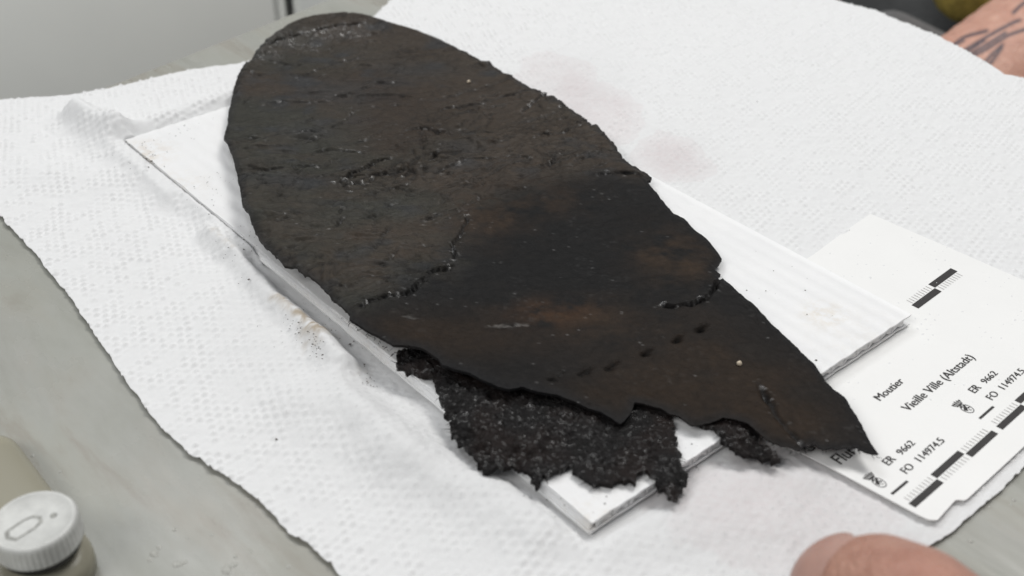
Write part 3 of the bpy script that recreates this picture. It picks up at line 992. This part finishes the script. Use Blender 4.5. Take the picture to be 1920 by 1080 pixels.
# colours (wet, blackened leather, with shade painted into folds, cracks and holes)
brown = np.array([0.0345, 0.0250, 0.0172]); olive = np.array([0.0262, 0.0255, 0.0196]); black = np.array([0.0066, 0.0066, 0.0069])
slate = np.array([0.023, 0.025, 0.0275]); rust = np.array([0.055, 0.026, 0.012]); umber = np.array([0.024, 0.0155, 0.0098])
n1 = fbm(X / 20, Y / 13, 101, 4); n2 = fbm(X / 9, Y / 6, 105, 4)


def lerp(a, b, t): return a * (1 - t[:, None]) + b * t[:, None]


c = np.tile(brown, (N, 1))
c = lerp(c, np.tile(olive, (N, 1)), np.clip(0.5 + 1.4 * n1, 0, 1) * np.clip((Cc + 30) / 60, 0.15, 1))
c = lerp(c, np.tile(slate, (N, 1)), np.clip(1.6 * n2 - 0.25, 0, 0.7))
for (x, y, rx, ry) in [(580, 250, 8, 4), (780, 130, 12, 5), (630, 170, 14, 8), (540, 335, 10, 5), (860, 280, 7, 4)]:
    c = lerp(c, np.tile(slate, (N, 1)), 0.6 * np.clip(sblob(gxy, x, y, rx, ry) + 0.3 * n2, 0, 1) * (sblob(gxy, x, y, rx * 2, ry * 2) > .2))
c = lerp(c, np.tile(umber, (N, 1)), np.clip(sblob(gxy, 750, 230, 14, 22) * 1.0 + .3 * n2 * sblob(gxy, 750, 230, 25, 30), 0, .75))
dark_t = np.clip(1 - up_half + 0.35 * n2 * (1 - up_half), 0, 1)
c = lerp(c, np.tile(black, (N, 1)), np.clip(dark_t * 1.15, 0, 0.97))
for (x, y, rx, ry, w) in [(1040, 590, 8, 4, .62), (1100, 600, 18, 8, .30), (1160, 625, 8, 4, .3), (1260, 480, 9, 12, .45), (900, 400, 10, 12, .55), (980, 370, 16, 10, .4), (1280, 490, 5, 7, .4)]:
    c = lerp(c, np.tile(rust if w > .6 else umber * 1.35, (N, 1)), np.clip(w * sblob(gxy, x, y, rx, ry) * (1 + 2.2 * n2 + 1.2 * fbm(X / 2.5, Y / 2.5, 281, 3)), 0, .8))
for (x, y, rx, ry, w) in [(1320, 680, 16, 14, .8), (1420, 770, 16, 12, .9), (1250, 720, 16, 8, .7), (900, 640, 18, 8, .5), (790, 620, 14, 8, .6), (1180, 740, 14, 6, .6), (1360, 740, 14, 8, .8), (1470, 815, 10, 6, .9)]:
    c = lerp(c, np.tile(umber * 0.85, (N, 1)), np.clip(w * sblob(gxy, x, y, rx, ry) * (1 + .8 * n2), 0, .9))
c *= (1 + 0.22 * fbm(X / 1.6, Y / 1.6, 111, 3))[:, None]
c *= (1 - 0.74 * np.clip(np.maximum(rdg, rdg2 * .8), 0, 1) ** 2 * patch * up_half)[:, None]  # fold bottoms darkened in colour as painted crease shade
c = lerp(c, np.tile(np.array([0.0035, 0.003, 0.003]), (N, 1)), np.clip(crackmask * 0.95 + net * 0.35, 0, 0.95))  # shade inside the cracks painted near black
c = lerp(c, np.tile(np.array([0.004, 0.004, 0.004]), (N, 1)), holemask)  # painted shade inside the stitch holes
pale = np.clip(crater * np.clip(lump * 1.8 - .1, 0, 1), 0, 1)
c = lerp(c, np.tile(np.array([0.036, 0.028, 0.025]), (N, 1)), pale * 0.7)
c = lerp(c, np.tile(np.array([0.012, 0.012, 0.013]), (N, 1)), np.exp(-(edge_d / 0.0014) ** 2) * 0.7)
# bleached fibres along the light scratches
for pl, w in (([(913, 614), (940, 613), (960, 614), (992, 611)], .5), ([(740, 586), (760, 592), (790, 602)], .35)):
    d, _ = seg_dist(gxy, on_sole(pl))
    t_ = np.exp(-(d / 0.00035) ** 2) * w * (fbm(X / .9, Y / .9, 121, 2) > -.05)
    c = lerp(c, np.tile(np.array([0.16, 0.15, 0.14]), (N, 1)), t_)
wet = np.clip(crackmask * 0.1 + crater * 0.28, 0, 1)
wet = np.clip(wet + 0.5 * (vnoise(X / .6, Y / .6, 135) > 0.975) * (vnoise(X / 9, Y / 9, 137) > .35), 0, 1)
speck = np.clip((vnoise(X / .75, Y / .75, 139) - .76) * 6, 0, 1) * np.clip(np.clip(crackwide - .25, 0, 1) * 2.2 + crater + .14 * np.clip(3 * (vnoise(X / 7, Y / 7, 141) - .62), 0, 1), 0, 1)
zz += 0.00030 * speck
wet = np.clip(np.maximum(wet, 0.10 * up_half * (0.75 + 0.5 * vnoise(X / 14, Y / 14, 291))) + speck, 0, 1)
gcol = np.column_stack([np.clip(c, 0.002, 1), wet])
sole = empty("leather_shoe_sole", (*on_sole([(960, 430)])[0], 0.0042))


def local(o_xy): return o_xy - np.array(sole.location[:2])


thick = 0.0007 + 0.0008 * np.exp(-(sn_ / 0.08) ** 2) - 0.0005 * np.clip((sn_ - 0.85) / 0.1, 0, 1)
grain = slab("grain_layer", local(gxy), gq, grim, zz - 0.0042, thick, M_LEATHER, sole, {"col": gcol})
tag(sole, "blackened cracked leather shoe sole with torn fraying edge, lying on the white board", "leather sole")
grain["label"] = "smooth cracked dark brown to black upper skin of the leather sole"

# rough flesh layer, laid bare where the skin has split off
flesh_px = [(744, 657), (749, 668), (744, 678), (752, 689), (770, 694), (790, 700), (806, 703), (817, 707), (820, 725), (826, 745), (834, 760), (836, 775), (845, 785), (850, 808),
            (862, 822), (880, 847), (900, 871), (912, 882), (926, 877), (945, 880), (958, 871), (975, 880), (990, 884), (1000, 893), (1003, 913), (1009, 905), (1014, 892), (1030, 893),
            (1050, 888), (1072, 879), (1077, 876), (1081, 887), (1087, 897), (1110, 908), (1128, 912), (1150, 909), (1165, 902), (1180, 903), (1190, 908), (1196, 893), (1212, 889), (1226, 901),
            (1232, 915), (1246, 918), (1256, 926), (1270, 930), (1276, 918), (1289, 900), (1284, 885), (1271, 868), (1276, 856), (1264, 840), (1265, 822), (1257, 807), (1262, 797), (1255, 790),
            (1262, 783), (1250, 766), (1215, 735), (1000, 700), (860, 672), (790, 645)]
flesh2_px = [(1345, 770), (1312, 799), (1322, 802), (1336, 806), (1346, 813), (1358, 826), (1372, 838), (1392, 851), (1404, 846), (1420, 849), (1436, 857), (1452, 863), (1461, 858), (1444, 842), (1424, 828),
             (1420, 815), (1430, 800), (1410, 775)]


def flesh_base(xy):
    return np.maximum(sole_base(xy) - 0.0016 + 0.0002, 0.0058)


fibre_v, fibre_f = [], []


def strand(p0, d, length, r, rr):
    """a thin bent hair of leather fibre"""
    p = np.array(p0, float); d = np.array(d, float); d /= np.linalg.norm(d) + 1e-9
    k = 4; b0 = len(fibre_v)
    for i in range(k + 1):
        w = r * (1 - i / k * 0.85)
        s_ = np.cross(d, (0, 0, 1)); s_ /= np.linalg.norm(s_) + 1e-9
        t_ = np.cross(s_, d)
        for a_ in (0, 2.1, 4.2):
            fibre_v.append(p + (s_ * math.cos(a_) + t_ * math.sin(a_)) * w)
        p = p + d * length / k
        d = d + np.array([rr.uniform(-.5, .5), rr.uniform(-.5, .5), rr.uniform(-.35, .2)]); d /= np.linalg.norm(d)
    for i in range(k):
        for j in range(3):
            a_ = b0 + i * 3 + j; b_ = b0 + i * 3 + (j + 1) % 3
            fibre_f.append((a_, b_, b_ + 3, a_ + 3))


def flesh(px, seed, dark):
    fp = on_sole(px, flesh_base, -0.0012)
    fp = rough_outline(fp, 0.0004, 0.0006, 0.0014, seed, 0.0009)
    fxy, fq, frim = sheet_grid(fp, 0.00036, gang)
    x, y = fxy[:, 0] * 1000, fxy[:, 1] * 1000
    ed, _ = seg_dist(fxy, fp[::2], True)
    l1 = fbm(x / 1.5, y / 1.5, seed + 1, 3); l2 = fbm(x / 6, y / 6, seed + 4, 3); l3 = 1 - np.abs(fbm(x / 1.9 + l2, y / 1.2, seed + 7, 2)) * 2.2
    fz = flesh_base(fxy) - 0.0004 + 0.00095 * l1 + 0.0008 * l2 + 0.00045 * l3 + 0.00055 * (vnoise(x / .75, y / .75, seed + 21) - .5)
    fz = fz - 0.0010 * np.exp(-(ed / 0.0018) ** 2)
    big = sole_base(fxy) + 0.0005
    fz = np.minimum(fz, big - 0.0026 + 0.0024 * np.clip(1 - inside(fxy, gp), 0, 1))
    fz = np.maximum(fz, np.where(board_dist(fxy) < .0005, 0.0054 + .0003 * l1, 0.0040))
    cc = np.tile(np.array([0.0085, 0.0075, 0.0076]), (len(fxy), 1)) * (1 + .5 * l2)[:, None]
    cc = lerp(cc, np.tile(np.array([0.014, 0.0085, 0.0072]), (len(fxy), 1)), np.clip(1.4 * fbm(x / 7, y / 7, seed + 11, 3), 0, .8))
    cc = lerp(cc, np.tile(np.array([0.022, 0.021, 0.021]), (len(fxy), 1)), np.clip(l1 * 1.4 - .45, 0, .5))
    wet_ = np.clip(.10 + 1.5 * (vnoise(x / .45, y / .45, seed + 15) > .76), 0, 1)
    ob = slab("flesh_layer", local(fxy), fq, frim, fz - 0.0042, 0.0010, M_FLESH, sole, {"col": np.column_stack([np.clip(cc, .003, 1), wet_])})
    ob["label"] = "rough fibrous black inner layer of the leather, torn at the edge"
    rr = random.Random(seed)
    cen = fp.mean(0)
    lip_in = inside(fp, gp)
    for i in range(0, len(fp), 2):
        if lip_in[i] or rr.random() < 0.35: continue
        tdir = fp[(i + 1) % len(fp)] - fp[i - 1]
        nrm = np.array([-tdir[1], tdir[0]])
        if inside((fp[i] + nrm / np.linalg.norm(nrm) * 0.0006)[None], fp)[0]: nrm = -nrm
        nrm = nrm / (np.linalg.norm(nrm) + 1e-9)
        q = local(fp[i]); zb = float(flesh_base(fp[i][None])[0]) - 0.0015 - 0.0042
        strand((q[0] - nrm[0] * .0004, q[1] - nrm[1] * .0004, zb), (nrm[0] + rr.uniform(-.7, .7), nrm[1] + rr.uniform(-.7, .7), rr.uniform(-.3, .4)),
               rr.uniform(.0007, .0022), rr.uniform(.00005, .00013), rr)
    ids = rr.sample(range(len(fxy)), min(len(fxy), int(len(fxy) * 0.028)))
    for i in ids:
        if ed[i] < .0006: continue
        q = local(fxy[i])
        strand((q[0], q[1], fz[i] - 0.0042 - .0001), (rr.uniform(-1, 1), rr.uniform(-1, 1), rr.uniform(.05, .6)), rr.uniform(.0006, .0018), rr.uniform(.00004, .0001), rr)
    return ob


flesh(flesh_px, 301, 1)
flesh(flesh2_px, 401, 1)
# hairs on the torn grain edges
rr = random.Random(5)
torn = on_sole([(1163, 798), (1100, 767), (1044, 744), (981, 732), (907, 723), (830, 693), (793, 660), (739, 654), (655, 596), (657, 588)])
torn2 = on_sole([(1649, 848), (1604, 834), (1558, 836), (1526, 829), (1497, 843), (1466, 831), (1426, 814)])
for pl, cnt, dl in ((torn, 110, (.0004, .0013)), (torn2, 34, (.0005, .0014))):
    for a_, b_ in zip(pl[:-1], pl[1:]):
        k = max(1, int(cnt * np.linalg.norm(b_ - a_) / np.linalg.norm(np.diff(pl, axis=0), axis=1).sum()))
        for i in range(k):
            p_ = a_ + (b_ - a_) * rr.random(); q = local(p_)
            zt = float(sole_base(p_[None])[0]) - 0.0042
            strand((q[0], q[1], zt - rr.uniform(.0002, .0018)), (rr.uniform(-1.2, 1.2), -.6, rr.uniform(-.6, .1)), rr.uniform(*dl), rr.uniform(.00006, .00014), rr)
fr = mesh_obj("loose_fibres", np.array(fibre_v), np.array(fibre_f), M_FLESH, sole, True,
              {"col": np.tile([0.016, 0.013, 0.012, .5], (len(fibre_v), 1))})
fr["kind"] = "stuff"

# ------------------------------------------------------------------ soil crumbs on towel and board (uncountable)
cv_, cf_ = [], []


def crumb(x, y, z, r, rr):
    b = len(cv_)
    st = rr.uniform(.5, 1.6)
    a0 = rr.uniform(0, 6.28)
    for (dx, dy, dz) in ((1, 0, 0), (0, 1, 0), (-1, 0, 0), (0, -1, 0), (0, 0, .8), (0, 0, -.4)):
        k = rr.uniform(.6, 1.25); dx *= st
        cv_.append((x + r * k * (dx * math.cos(a0) - dy * math.sin(a0)), y + r * k * (dx * math.sin(a0) + dy * math.cos(a0)), z + r * .6 * k * dz))
    for i in range(4):
        j = (i + 1) % 4
        cf_.append((b + i, b + j, b + 4)); cf_.append((b + j, b + i, b + 5))


def surf_z(q):
    a, c = board_uv(q[None]);
    if 0 < a[0] < BLEN and 0 < c[0] < BWID: return ZB
    u, v = card_uv(q[None])
    if -3 < u[0] < 84 and 0 < v[0] < 67: return float(card_z(q[None])[0]) + .0002
    return 0.0005 + float(towel_macro(q[None])[0])


rr = random.Random(31)
spots = [(1420, 191, .0006), (237, 266, .0006), (243, 272, .0006), (250, 280, .0007), (256, 288, .0005), (275, 299, .0007), (284, 303, .0006), (279, 314, .0005), (346, 236, .0005), (347, 402, .0004), (392, 402, .0004),
         (491, 488, .0007), (467, 525, .0006), (405, 453, .0004), (1232, 1037, .0005), (1083, 977, .0006), (518, 824, .0005), (1305, 877, .0005), (1400, 545, .0004), (1510, 545, .0005), (1436, 546, .0004),
         (1513, 590, .0005), (1530, 676, .0006), (688, 650, .0005), (704, 653, .0006), (1134, 945, .0004), (1105, 990, .0005), (1118, 985, .0006), (982, 930, .0004), (1025, 938, .0004), (1240, 875, .0004)]
for x, y, r in spots:
    q = at(x, y, .003)[:2]; z = surf_z(q); q = at(x, y, z)[:2]
    crumb(q[0], q[1], z + r * .2, r * .55, rr)
for (x0, y0, sx, sy, n, r) in [(270, 290, 40, 30, 60, .00022), (330, 240, 50, 25, 40, .0002), (400, 350, 45, 50, 45, .0002), (600, 645, 26, 30, 45, .00026), (560, 605, 30, 22, 30, .00022), (440, 480, 40, 45, 22, .00025),
                             (690, 715, 22, 18, 25, .0002), (600, 600, 120, 90, 30, .00018), (1080, 960, 90, 60, 18, .0002), (1290, 860, 50, 30, 14, .0002), (1450, 540, 120, 80, 16, .0002), (700, 640, 60, 50, 14, .0003), (470, 440, 20, 40, 14, .00025)]:
    for i in range(n):
        x, y = rr.gauss(x0, sx * .55), rr.gauss(y0, sy * .55)
        q = at(x, y, .002)[:2]; z = surf_z(q); q = at(x, y, z)[:2]
        crumb(q[0], q[1], z, r * rr.uniform(.25, .95), rr)
o = mesh_obj("soil_crumbs", np.array(cv_), [tuple(f_) for f_ in cf_], M_DIRT, None, False)
tag(o, "dark soil crumbs scattered over the white board and towel", "soil", None, "stuff")

# two pale sand grains lying on the sole
for k, (x, y, lab) in enumerate([(879, 154, "tiny pale sand grain on the heel half of the black sole"), (1386, 682, "tiny pale sand grain on the narrow end of the black sole")]):
    q = on_sole([(x, y)])[0]
    i = int(np.argmin(((gxy - q) ** 2).sum(1)))
    bm = bmesh.new(); bmesh.ops.create_icosphere(bm, subdivisions=2, radius=0.00055)
    for v in bm.verts: v.co *= random.Random(v.index + k).uniform(.8, 1.15)
    o = bm_obj("sand_grain", bm, mat_simple("pale_sand", (.55, .47, .36), .7, 900, .2), None, True)
    o.location = (q[0], q[1], zz[i] + .0003); tag(o, lab, "sand grain")

# ------------------------------------------------------------------ water drops on the table
wv, wf = [], []
for (x, y, r) in [(326, 989, .0011), (288, 1034, .0016), (280, 1045, .0011), (331, 1054, .0014), (345, 1050, .001), (424, 1064, .0018), (438, 1055, .0012), (440, 1040, .001), (297, 1022, .001), (396, 998, .0008), (540, 1058, .0009),
                  (1902, 933, .0012), (1897, 942, .0007), (1820, 1010, .0011), (1857, 945, .0006), (60, 850, .001), (112, 880, .0008), (350, 1005, .0006), (470, 1030, .0007)]:
    q = at(x, y, 0)[:2]; b = len(wv); r *= .48
    rrr = random.Random(int(x * y)); an = rrr.uniform(0, 3.14); sx = rrr.uniform(.7, 1.7)
    nr, ns = 5, 14
    wv.append((q[0], q[1], -0.0006 + r * .42))
    for i in range(1, nr + 1):
        ph = math.pi / 2 * i / nr
        for j in range(ns):
            a_ = 2 * math.pi * j / ns; kx = math.sin(ph) * r * (1 + .12 * math.sin(3 * a_ + x))
            dx, dy = kx * math.cos(a_) * sx, kx * math.sin(a_)
            wv.append((q[0] + dx * math.cos(an) - dy * math.sin(an), q[1] + dx * math.sin(an) + dy * math.cos(an), -0.00065 + math.cos(ph) * r * .42))
    for j in range(ns):
        wf.append((b, b + 1 + j, b + 1 + (j + 1) % ns))
        for i in range(nr - 1):
            p0 = b + 1 + i * ns; p1 = p0 + ns
            wf.append((p0 + j, p1 + j, p1 + (j + 1) % ns, p0 + (j + 1) % ns))
o = mesh_obj("water_drops", np.array(wv), wf, M_WATER, None, True)
tag(o, "small water drops on the grey table", "water", None, "stuff")

# ------------------------------------------------------------------ small bottle with pale screw cap
ZCAP = 0.0125
cc3 = at(62, 974, ZCAP)
capR = 0.0072
bottle = empty("screw_cap_bottle", (cc3[0], cc3[1], -0.0006))
H0 = ZCAP + 0.0006


def lathe(profile, n, mat, name, parent, rib=0.0):
    V, Fc = [], []
    for i, (r, z) in enumerate(profile):
        for j in range(n):
            k = r * (1 + (rib if (j % 4 < 2 and i in (2, 3)) else 0)); a_ = 2 * math.pi * j / n
            V.append((k * math.cos(a_), k * math.sin(a_), z))
    for i in range(len(profile) - 1):
        for j in range(n):
            Fc.append((i * n + j, i * n + (j + 1) % n, (i + 1) * n + (j + 1) % n, (i + 1) * n + j))
    Fc.append(tuple(range(n))[::-1]); Fc.append(tuple((len(profile) - 1) * n + j for j in range(n)))
    return mesh_obj(name, np.array(V), Fc, mat, parent, True)


capo = lathe([(capR * .90, H0 - .0046), (capR * 1.02, H0 - .0045), (capR * 1.02, H0 - .0042), (capR * 1.0, H0 - .0012), (capR * .985, H0 - .0006), (capR * .95, H0 - .00018), (capR * .91, H0), (capR * .86, H0 - .00008), (capR * .83, H0 - .0003), (capR * .5, H0 - .0003), (capR * .05, H0 - .0003)],
             192, M_CAP, "cap", bottle, -0.02)
# moulded mark: a lengthened ring, and a small round pip
bm = bmesh.new()
ringp = [(-.10, -.52), (.16, -.50), (.34, -.02), (.36, .22), (.22, .34), (.02, .30), (-.12, .10), (-.26, -.36)]
nP = len(ringp); outer = [bm.verts.new((x * capR, y * capR, H0 - .00024)) for x, y in ringp]
cx_, cy_ = sum(x for x, y in ringp) / nP, sum(y for x, y in ringp) / nP
inner = [bm.verts.new(((cx_ + (x - cx_) * .74) * capR, (cy_ + (y - cy_) * .80) * capR, H0 - .00024)) for x, y in ringp]
for i in range(nP):
    j = (i + 1) % nP; bm.faces.new((outer[i], outer[j], inner[j], inner[i]))
mk = bm_obj("moulded_mark", bm, M_CAPINK, capo)
mk.rotation_euler = (0, 0, -0.35)
mk.location = (-0.0013, -0.0008, 0)
bm = bmesh.new(); bmesh.ops.create_circle(bm, cap_ends=True, segments=16, radius=.0006)
pip = bm_obj("moulded_pip", bm, M_CAPINK, capo); pip.location = (.0030, .0012, H0 - .00024)
lathe([(capR * .80, H0 - .0064), (capR * .92, H0 - .0062), (capR * .92, H0 - .0052), (capR * .8, H0 - .0047)], 48, M_CAP_SHADE, "cap_shade_ring", bottle)  # dark ring put in as the shadow between cap and bottle
# shoulder and body: rounded rectangular, turned with the table edge
zs = ZCAP - 0.0072
corner_r = at(197, 1042, zs)[:2] - cc3[:2]; edge_p = at(45, 838, zs)[:2] - cc3[:2]
ed_ = (edge_p - corner_r) / np.linalg.norm(edge_p - corner_r)
pr_ = np.array([-ed_[1], ed_[0]])
if pr_ @ (-corner_r) < 0: pr_ = -pr_
lenb, widb = 0.046, 0.030


def rrect(inset, rad, n=6):
    lo, hi = inset, (lenb - inset, widb - inset)
    pts = []
    for (cx, cy, a0) in ((hi[0] - rad, hi[1] - rad, 0), (lo + rad, hi[1] - rad, 90), (lo + rad, lo + rad, 180), (hi[0] - rad, lo + rad, 270)):
        for k in range(n + 1):
            a_ = math.radians(a0 + 90 * k / n); pts.append((cx + rad * math.cos(a_), cy + rad * math.sin(a_)))
    return [corner_r + ed_ * a + pr_ * b for a, b in pts]


hs = zs + .0006
levels = [(0.0006, .007, 0.0), (0, .007, .0008), (0, .007, hs - .0024), (.0004, .007, hs - .0013), (.0014, .0062, hs - .0005), (.003, .005, hs - .0001), (.006, .003, hs)]
V, Fc = [], []
for (ins, rad, z) in levels:
    for q in rrect(ins, rad): V.append((q[0], q[1], z))
k = len(V) // len(levels)
for i in range(len(levels) - 1):
    for j in range(k): Fc.append((i * k + j, i * k + (j + 1) % k, (i + 1) * k + (j + 1) % k, (i + 1) * k + j))
Fc.append(tuple(range(k))[::-1]); Fc.append(tuple((len(levels) - 1) * k + j for j in range(k)))
bo = mesh_obj("body", np.array(V), Fc, M_BOTTLE, bottle, True)
bm = bmesh.new(); bm.from_mesh(bo.data); bmesh.ops.recalc_face_normals(bm, faces=bm.faces); bm.to_mesh(bo.data); bm.free()
tag(bottle, "small translucent yellowish bottle with pale grey ribbed screw cap at the lower left", "bottle")


# ------------------------------------------------------------------ people: hand in front, tattooed arm behind
def body_from_capsules(name, caps, voxel, smooth_it, mat, colfn, parent=None):
    bm = bmesh.new()
    for (p, r0, q, r1) in caps:
        p, q = Vector(p), Vector(q); L_ = (q - p).length
        n = max(2, int(L_ / (min(r0, r1) * 0.35)) + 1)
        for i in range(n + 1):
            t_ = i / n
            bmesh.ops.create_icosphere(bm, subdivisions=3, radius=r0 + (r1 - r0) * t_, matrix=Matrix.Translation(p.lerp(q, t_)))
    me = bpy.data.meshes.new("tmp"); bm.to_mesh(me); bm.free()
    ob = bpy.data.objects.new("tmp", me); COL.objects.link(ob)
    md = ob.modifiers.new("r", 'REMESH'); md.mode = 'VOXEL'; md.voxel_size = voxel
    ms = ob.modifiers.new("s", 'SMOOTH'); ms.factor = 0.5; ms.iterations = smooth_it
    dg = bpy.context.evaluated_depsgraph_get(); dg.update()
    out = bpy.data.meshes.new_from_object(ob.evaluated_get(dg)); out.name = name
    bpy.data.objects.remove(ob)
    out.polygons.foreach_set("use_smooth", np.full(len(out.polygons), True))
    co = np.zeros(len(out.vertices) * 3, np.float32); out.vertices.foreach_get("co", co); co = co.reshape(-1, 3)
    if colfn is not None:
        a = out.attributes.new("col", 'FLOAT_COLOR', 'POINT')
        a.data.foreach_set("color", np.asarray(colfn(co), np.float32).ravel())
    out.materials.clear(); out.materials.append(mat)
    o_ = bpy.data.objects.new(name, out); COL.objects.link(o_)
    if parent is not None: o_.parent = parent
    return o_


def to_px(co):
    d = co - np.array([0, 0, CAMH]); dep = d @ FWD
    return np.stack([960 + F * d[:, 0] / dep, 540 - F * (d @ UP) / dep], 1)


SKIN = np.array([0.42, 0.235, 0.175])
# near hand: thumb laid on the towel's front edge, fingers curled beneath the palm
tip = at(1622, 1134, .0155); ip = at(1712, 1164, .021); mcp = at(1880, 1300, .026); wrist = at(2100, 1560, .035)
pc = np.array([mcp[0] + .034, mcp[1] - .030, .026])
kn = [np.array([pc[0] + .005 + i * .018, pc[1] + .030 - i * .006, .030 - abs(i - 1.2) * .002]) for i in range(4)]
caps = [(tip, .0102, tip + (ip - tip) * .35, .0114), (tip + (ip - tip) * .35, .0114, ip, .0110), (ip, .0110, (ip + mcp) / 2, .0108), ((ip + mcp) / 2, .0108, mcp, .0135),
        (mcp, .0145, pc + np.array([.02, -.02, 0]), .018), (pc + np.array([.02, -.02, 0]), .018, pc + np.array([.05, -.05, .0]), .020)]
for i, k_ in enumerate(kn):
    wb = pc + np.array([.03 + i * .008, -.035, 0])
    caps.append((wb, .015, k_, .0098))
    m1 = k_ + np.array([.002, .030 - .002 * i, -.004]) * (1.0 if i in (1, 2) else .85)
    m2 = m1 + np.array([-.004, .006, -.014]); m3 = m2 + np.array([-.004, -.016, -.004])
    caps += [(k_, .0092, m1, .0082), (m1, .0082, m2, .0076), (m2, .0076, m3, .0066)]
caps.append((pc + np.array([.05, -.05, 0]), .021, pc + np.array([.10, -.14, .012]), .026))


def near_col(co):
    c_ = np.tile(np.append(SKIN, 1), (len(co), 1))
    n_ = fbm(co[:, 0] * 130, co[:, 1] * 130, 501, 3)
    c_[:, :3] *= (1 + .06 * n_)[:, None]
    d_ = np.linalg.norm(co - (ip + np.array([0, 0, .01])), axis=1)
    c_[:, :3] *= 1 - np.exp(-(d_ / .008) ** 2)[:, None] * np.array([.02, .10, .10])
    return c_


near = body_from_capsules("person", caps, 0.0011, 6, M_SKIN, near_col)
tag(near, "bare hand at the lower right, thumb pressed on the towel edge", "person")
# thumbnail seated on the tip, facing the camera's left
tn = np.array(at_depth(1522, 1072, .175)) - tip; tn = tn / np.linalg.norm(tn)
ax = (tip - ip); ax /= np.linalg.norm(ax)
nup = np.array([-.35, -.22, .85]); nup -= ax * (nup @ ax); nup /= np.linalg.norm(nup)
sx_ = np.cross(ax, nup)
V, Fc = [], []
nu, nv = 15, 13
for i in range(nu):
    for j in range(nv):
        s_ = -1 + 2 * i / (nu - 1); t_ = -1 + 2 * j / (nv - 1)
        ell = math.sqrt(max(1e-6, 1 - .5 * t_ * t_))
        th = s_ * .66 * ell
        along = t_ * .0056 * math.sqrt(1 - .35 * s_ * s_) + .0022
        rad = .0107 * math.sqrt(1 - (max(0, along) / .0128) ** 2)
        V.append(tip + ax * along + (nup * math.cos(th) + sx_ * math.sin(th)) * rad)
for i in range(nu - 1):
    for j in range(nv - 1): Fc.append((i * nv + j, (i + 1) * nv + j, (i + 1) * nv + j + 1, i * nv + j + 1))
nail = mesh_obj("thumbnail", np.array(V), Fc, M_NAIL, near, True)
md = nail.modifiers.new("t", 'SOLIDIFY'); md.thickness = 0.0006; md.offset = 0

# far arm behind the table edge, with line tattoo
a0 = at_depth(1775, 245, .49); a1 = at_depth(1826, 205, .50); a2 = at_depth(1962, 120, .52); a3 = at_depth(2260, -40, .56)
hd = at_depth(1730, 330, .49)
caps = [(a0, .027, a1, .033), (a1, .033, a2, .037), (a2, .037, a3, .043), (hd, .022, a0, .026), (hd + np.array([.028, .0, -.01]), .018, a0, .024)]
for i in range(4):
    b_ = hd + np.array([-.012 + i * .016, -.004, -.018])
    f1 = b_ + np.array([-.006, -.006, -.032]); f2 = f1 + np.array([-.004, .010, -.024]); f3 = f2 + np.array([0, .014, -.014])
    caps += [(hd + np.array([-.010 + i * .012, 0, -.004]), .013, b_, .0098), (b_, .0096, f1, .0086), (f1, .0086, f2, .0078), (f2, .0078, f3, .007)]
th0 = a0 + np.array([-.022, .012, -.012]); th1 = th0 + np.array([-.022, .004, -.034]); th2 = th1 + np.array([-.004, 0, -.028])
caps += [(a0, .020, th0, .015), (th0, .014, th1, .0115), (th1, .011, th2, .009)]
strokes = [[(1782, 84), (1800, 72), (1822, 65), (1850, 58)], [(1806, 96), (1835, 78), (1870, 58), (1900, 42), (1912, 38)], [(1818, 102), (1850, 84), (1885, 62)], [(1826, 104), (1850, 92), (1890, 66), (1925, 54)],
           [(1848, 116), (1858, 104), (1880, 84)], [(1856, 120), (1868, 104), (1878, 90)], [(1812, 98), (1845, 76)], [(1900, 24), (1912, 12), (1935, -6)], [(1790, 84), (1806, 76)], [(1940, 60), (1990, 30), (2040, 20)], [(1930, 100), (1980, 70)]]


def far_col(co):
    c_ = np.tile(np.append(SKIN * np.array([1.36, 1.40, 1.42]), 1), (len(co), 1))
    n_ = fbm(co[:, 0] * 60, co[:, 2] * 60, 511, 3)
    c_[:, :3] *= (1 + .06 * n_)[:, None]
    px = to_px(co)
    ink = np.zeros(len(co))
    for s_ in strokes:
        d_, _ = seg_dist(px, s_)
        ink = np.maximum(ink, np.exp(-(d_ / 3.4) ** 2))
    front = co[:, 1] < (a1[1] + (co[:, 0] - a1[0]) * (a2[1] - a1[1]) / (a2[0] - a1[0])) + .012
    ink *= front
    c_[:, :3] = lerp(c_[:, :3], np.tile([.04, .04, .06], (len(co), 1)), ink)
    return c_


far = body_from_capsules("person", caps, 0.0010, 6, M_SKIN, far_col)
tag(far, "bare forearm with dark line tattoo behind the towel at the upper right, mustard shirt", "person")
s0, s1, s2 = at_depth(1826, -34, .62), at_depth(1960, -110, .68), at_depth(2300, -260, .72)
body_from_capsules("shirt", [(s0, .022, s0 + np.array([.02, 0, .01]), .030), (s0 + np.array([.02, 0, .01]), .030, s1, .05), (s1, .05, s2, .09)], 0.004, 3, M_SHIRT, None, far)
k0, k1 = at_depth(1520, -20, .95), at_depth(1850, 160, .80)
body_from_capsules("trousers", [(at_depth(1400, -60, 1.0), .12, k1, .11), (k1, .11, at_depth(2300, 40, 1.0), .13), (k1, .10, k1 + np.array([.02, -.02, -.4]), .08)], 0.010, 3, M_TROUSER, None, far)
q0 = at_depth(1700, 66, .58)
body_from_capsules("trouser_knee", [(q0 + np.array([-.008, 0, .000]), .0125, q0 + np.array([.014, 0, -.012]), .014), (q0 + np.array([.014, 0, -.012]), .014, q0 + np.array([.02, .02, -.12]), .02)], 0.003, 4, M_KNEE_LIT, None, far)  # highlight on the knee comes from its lighter colour
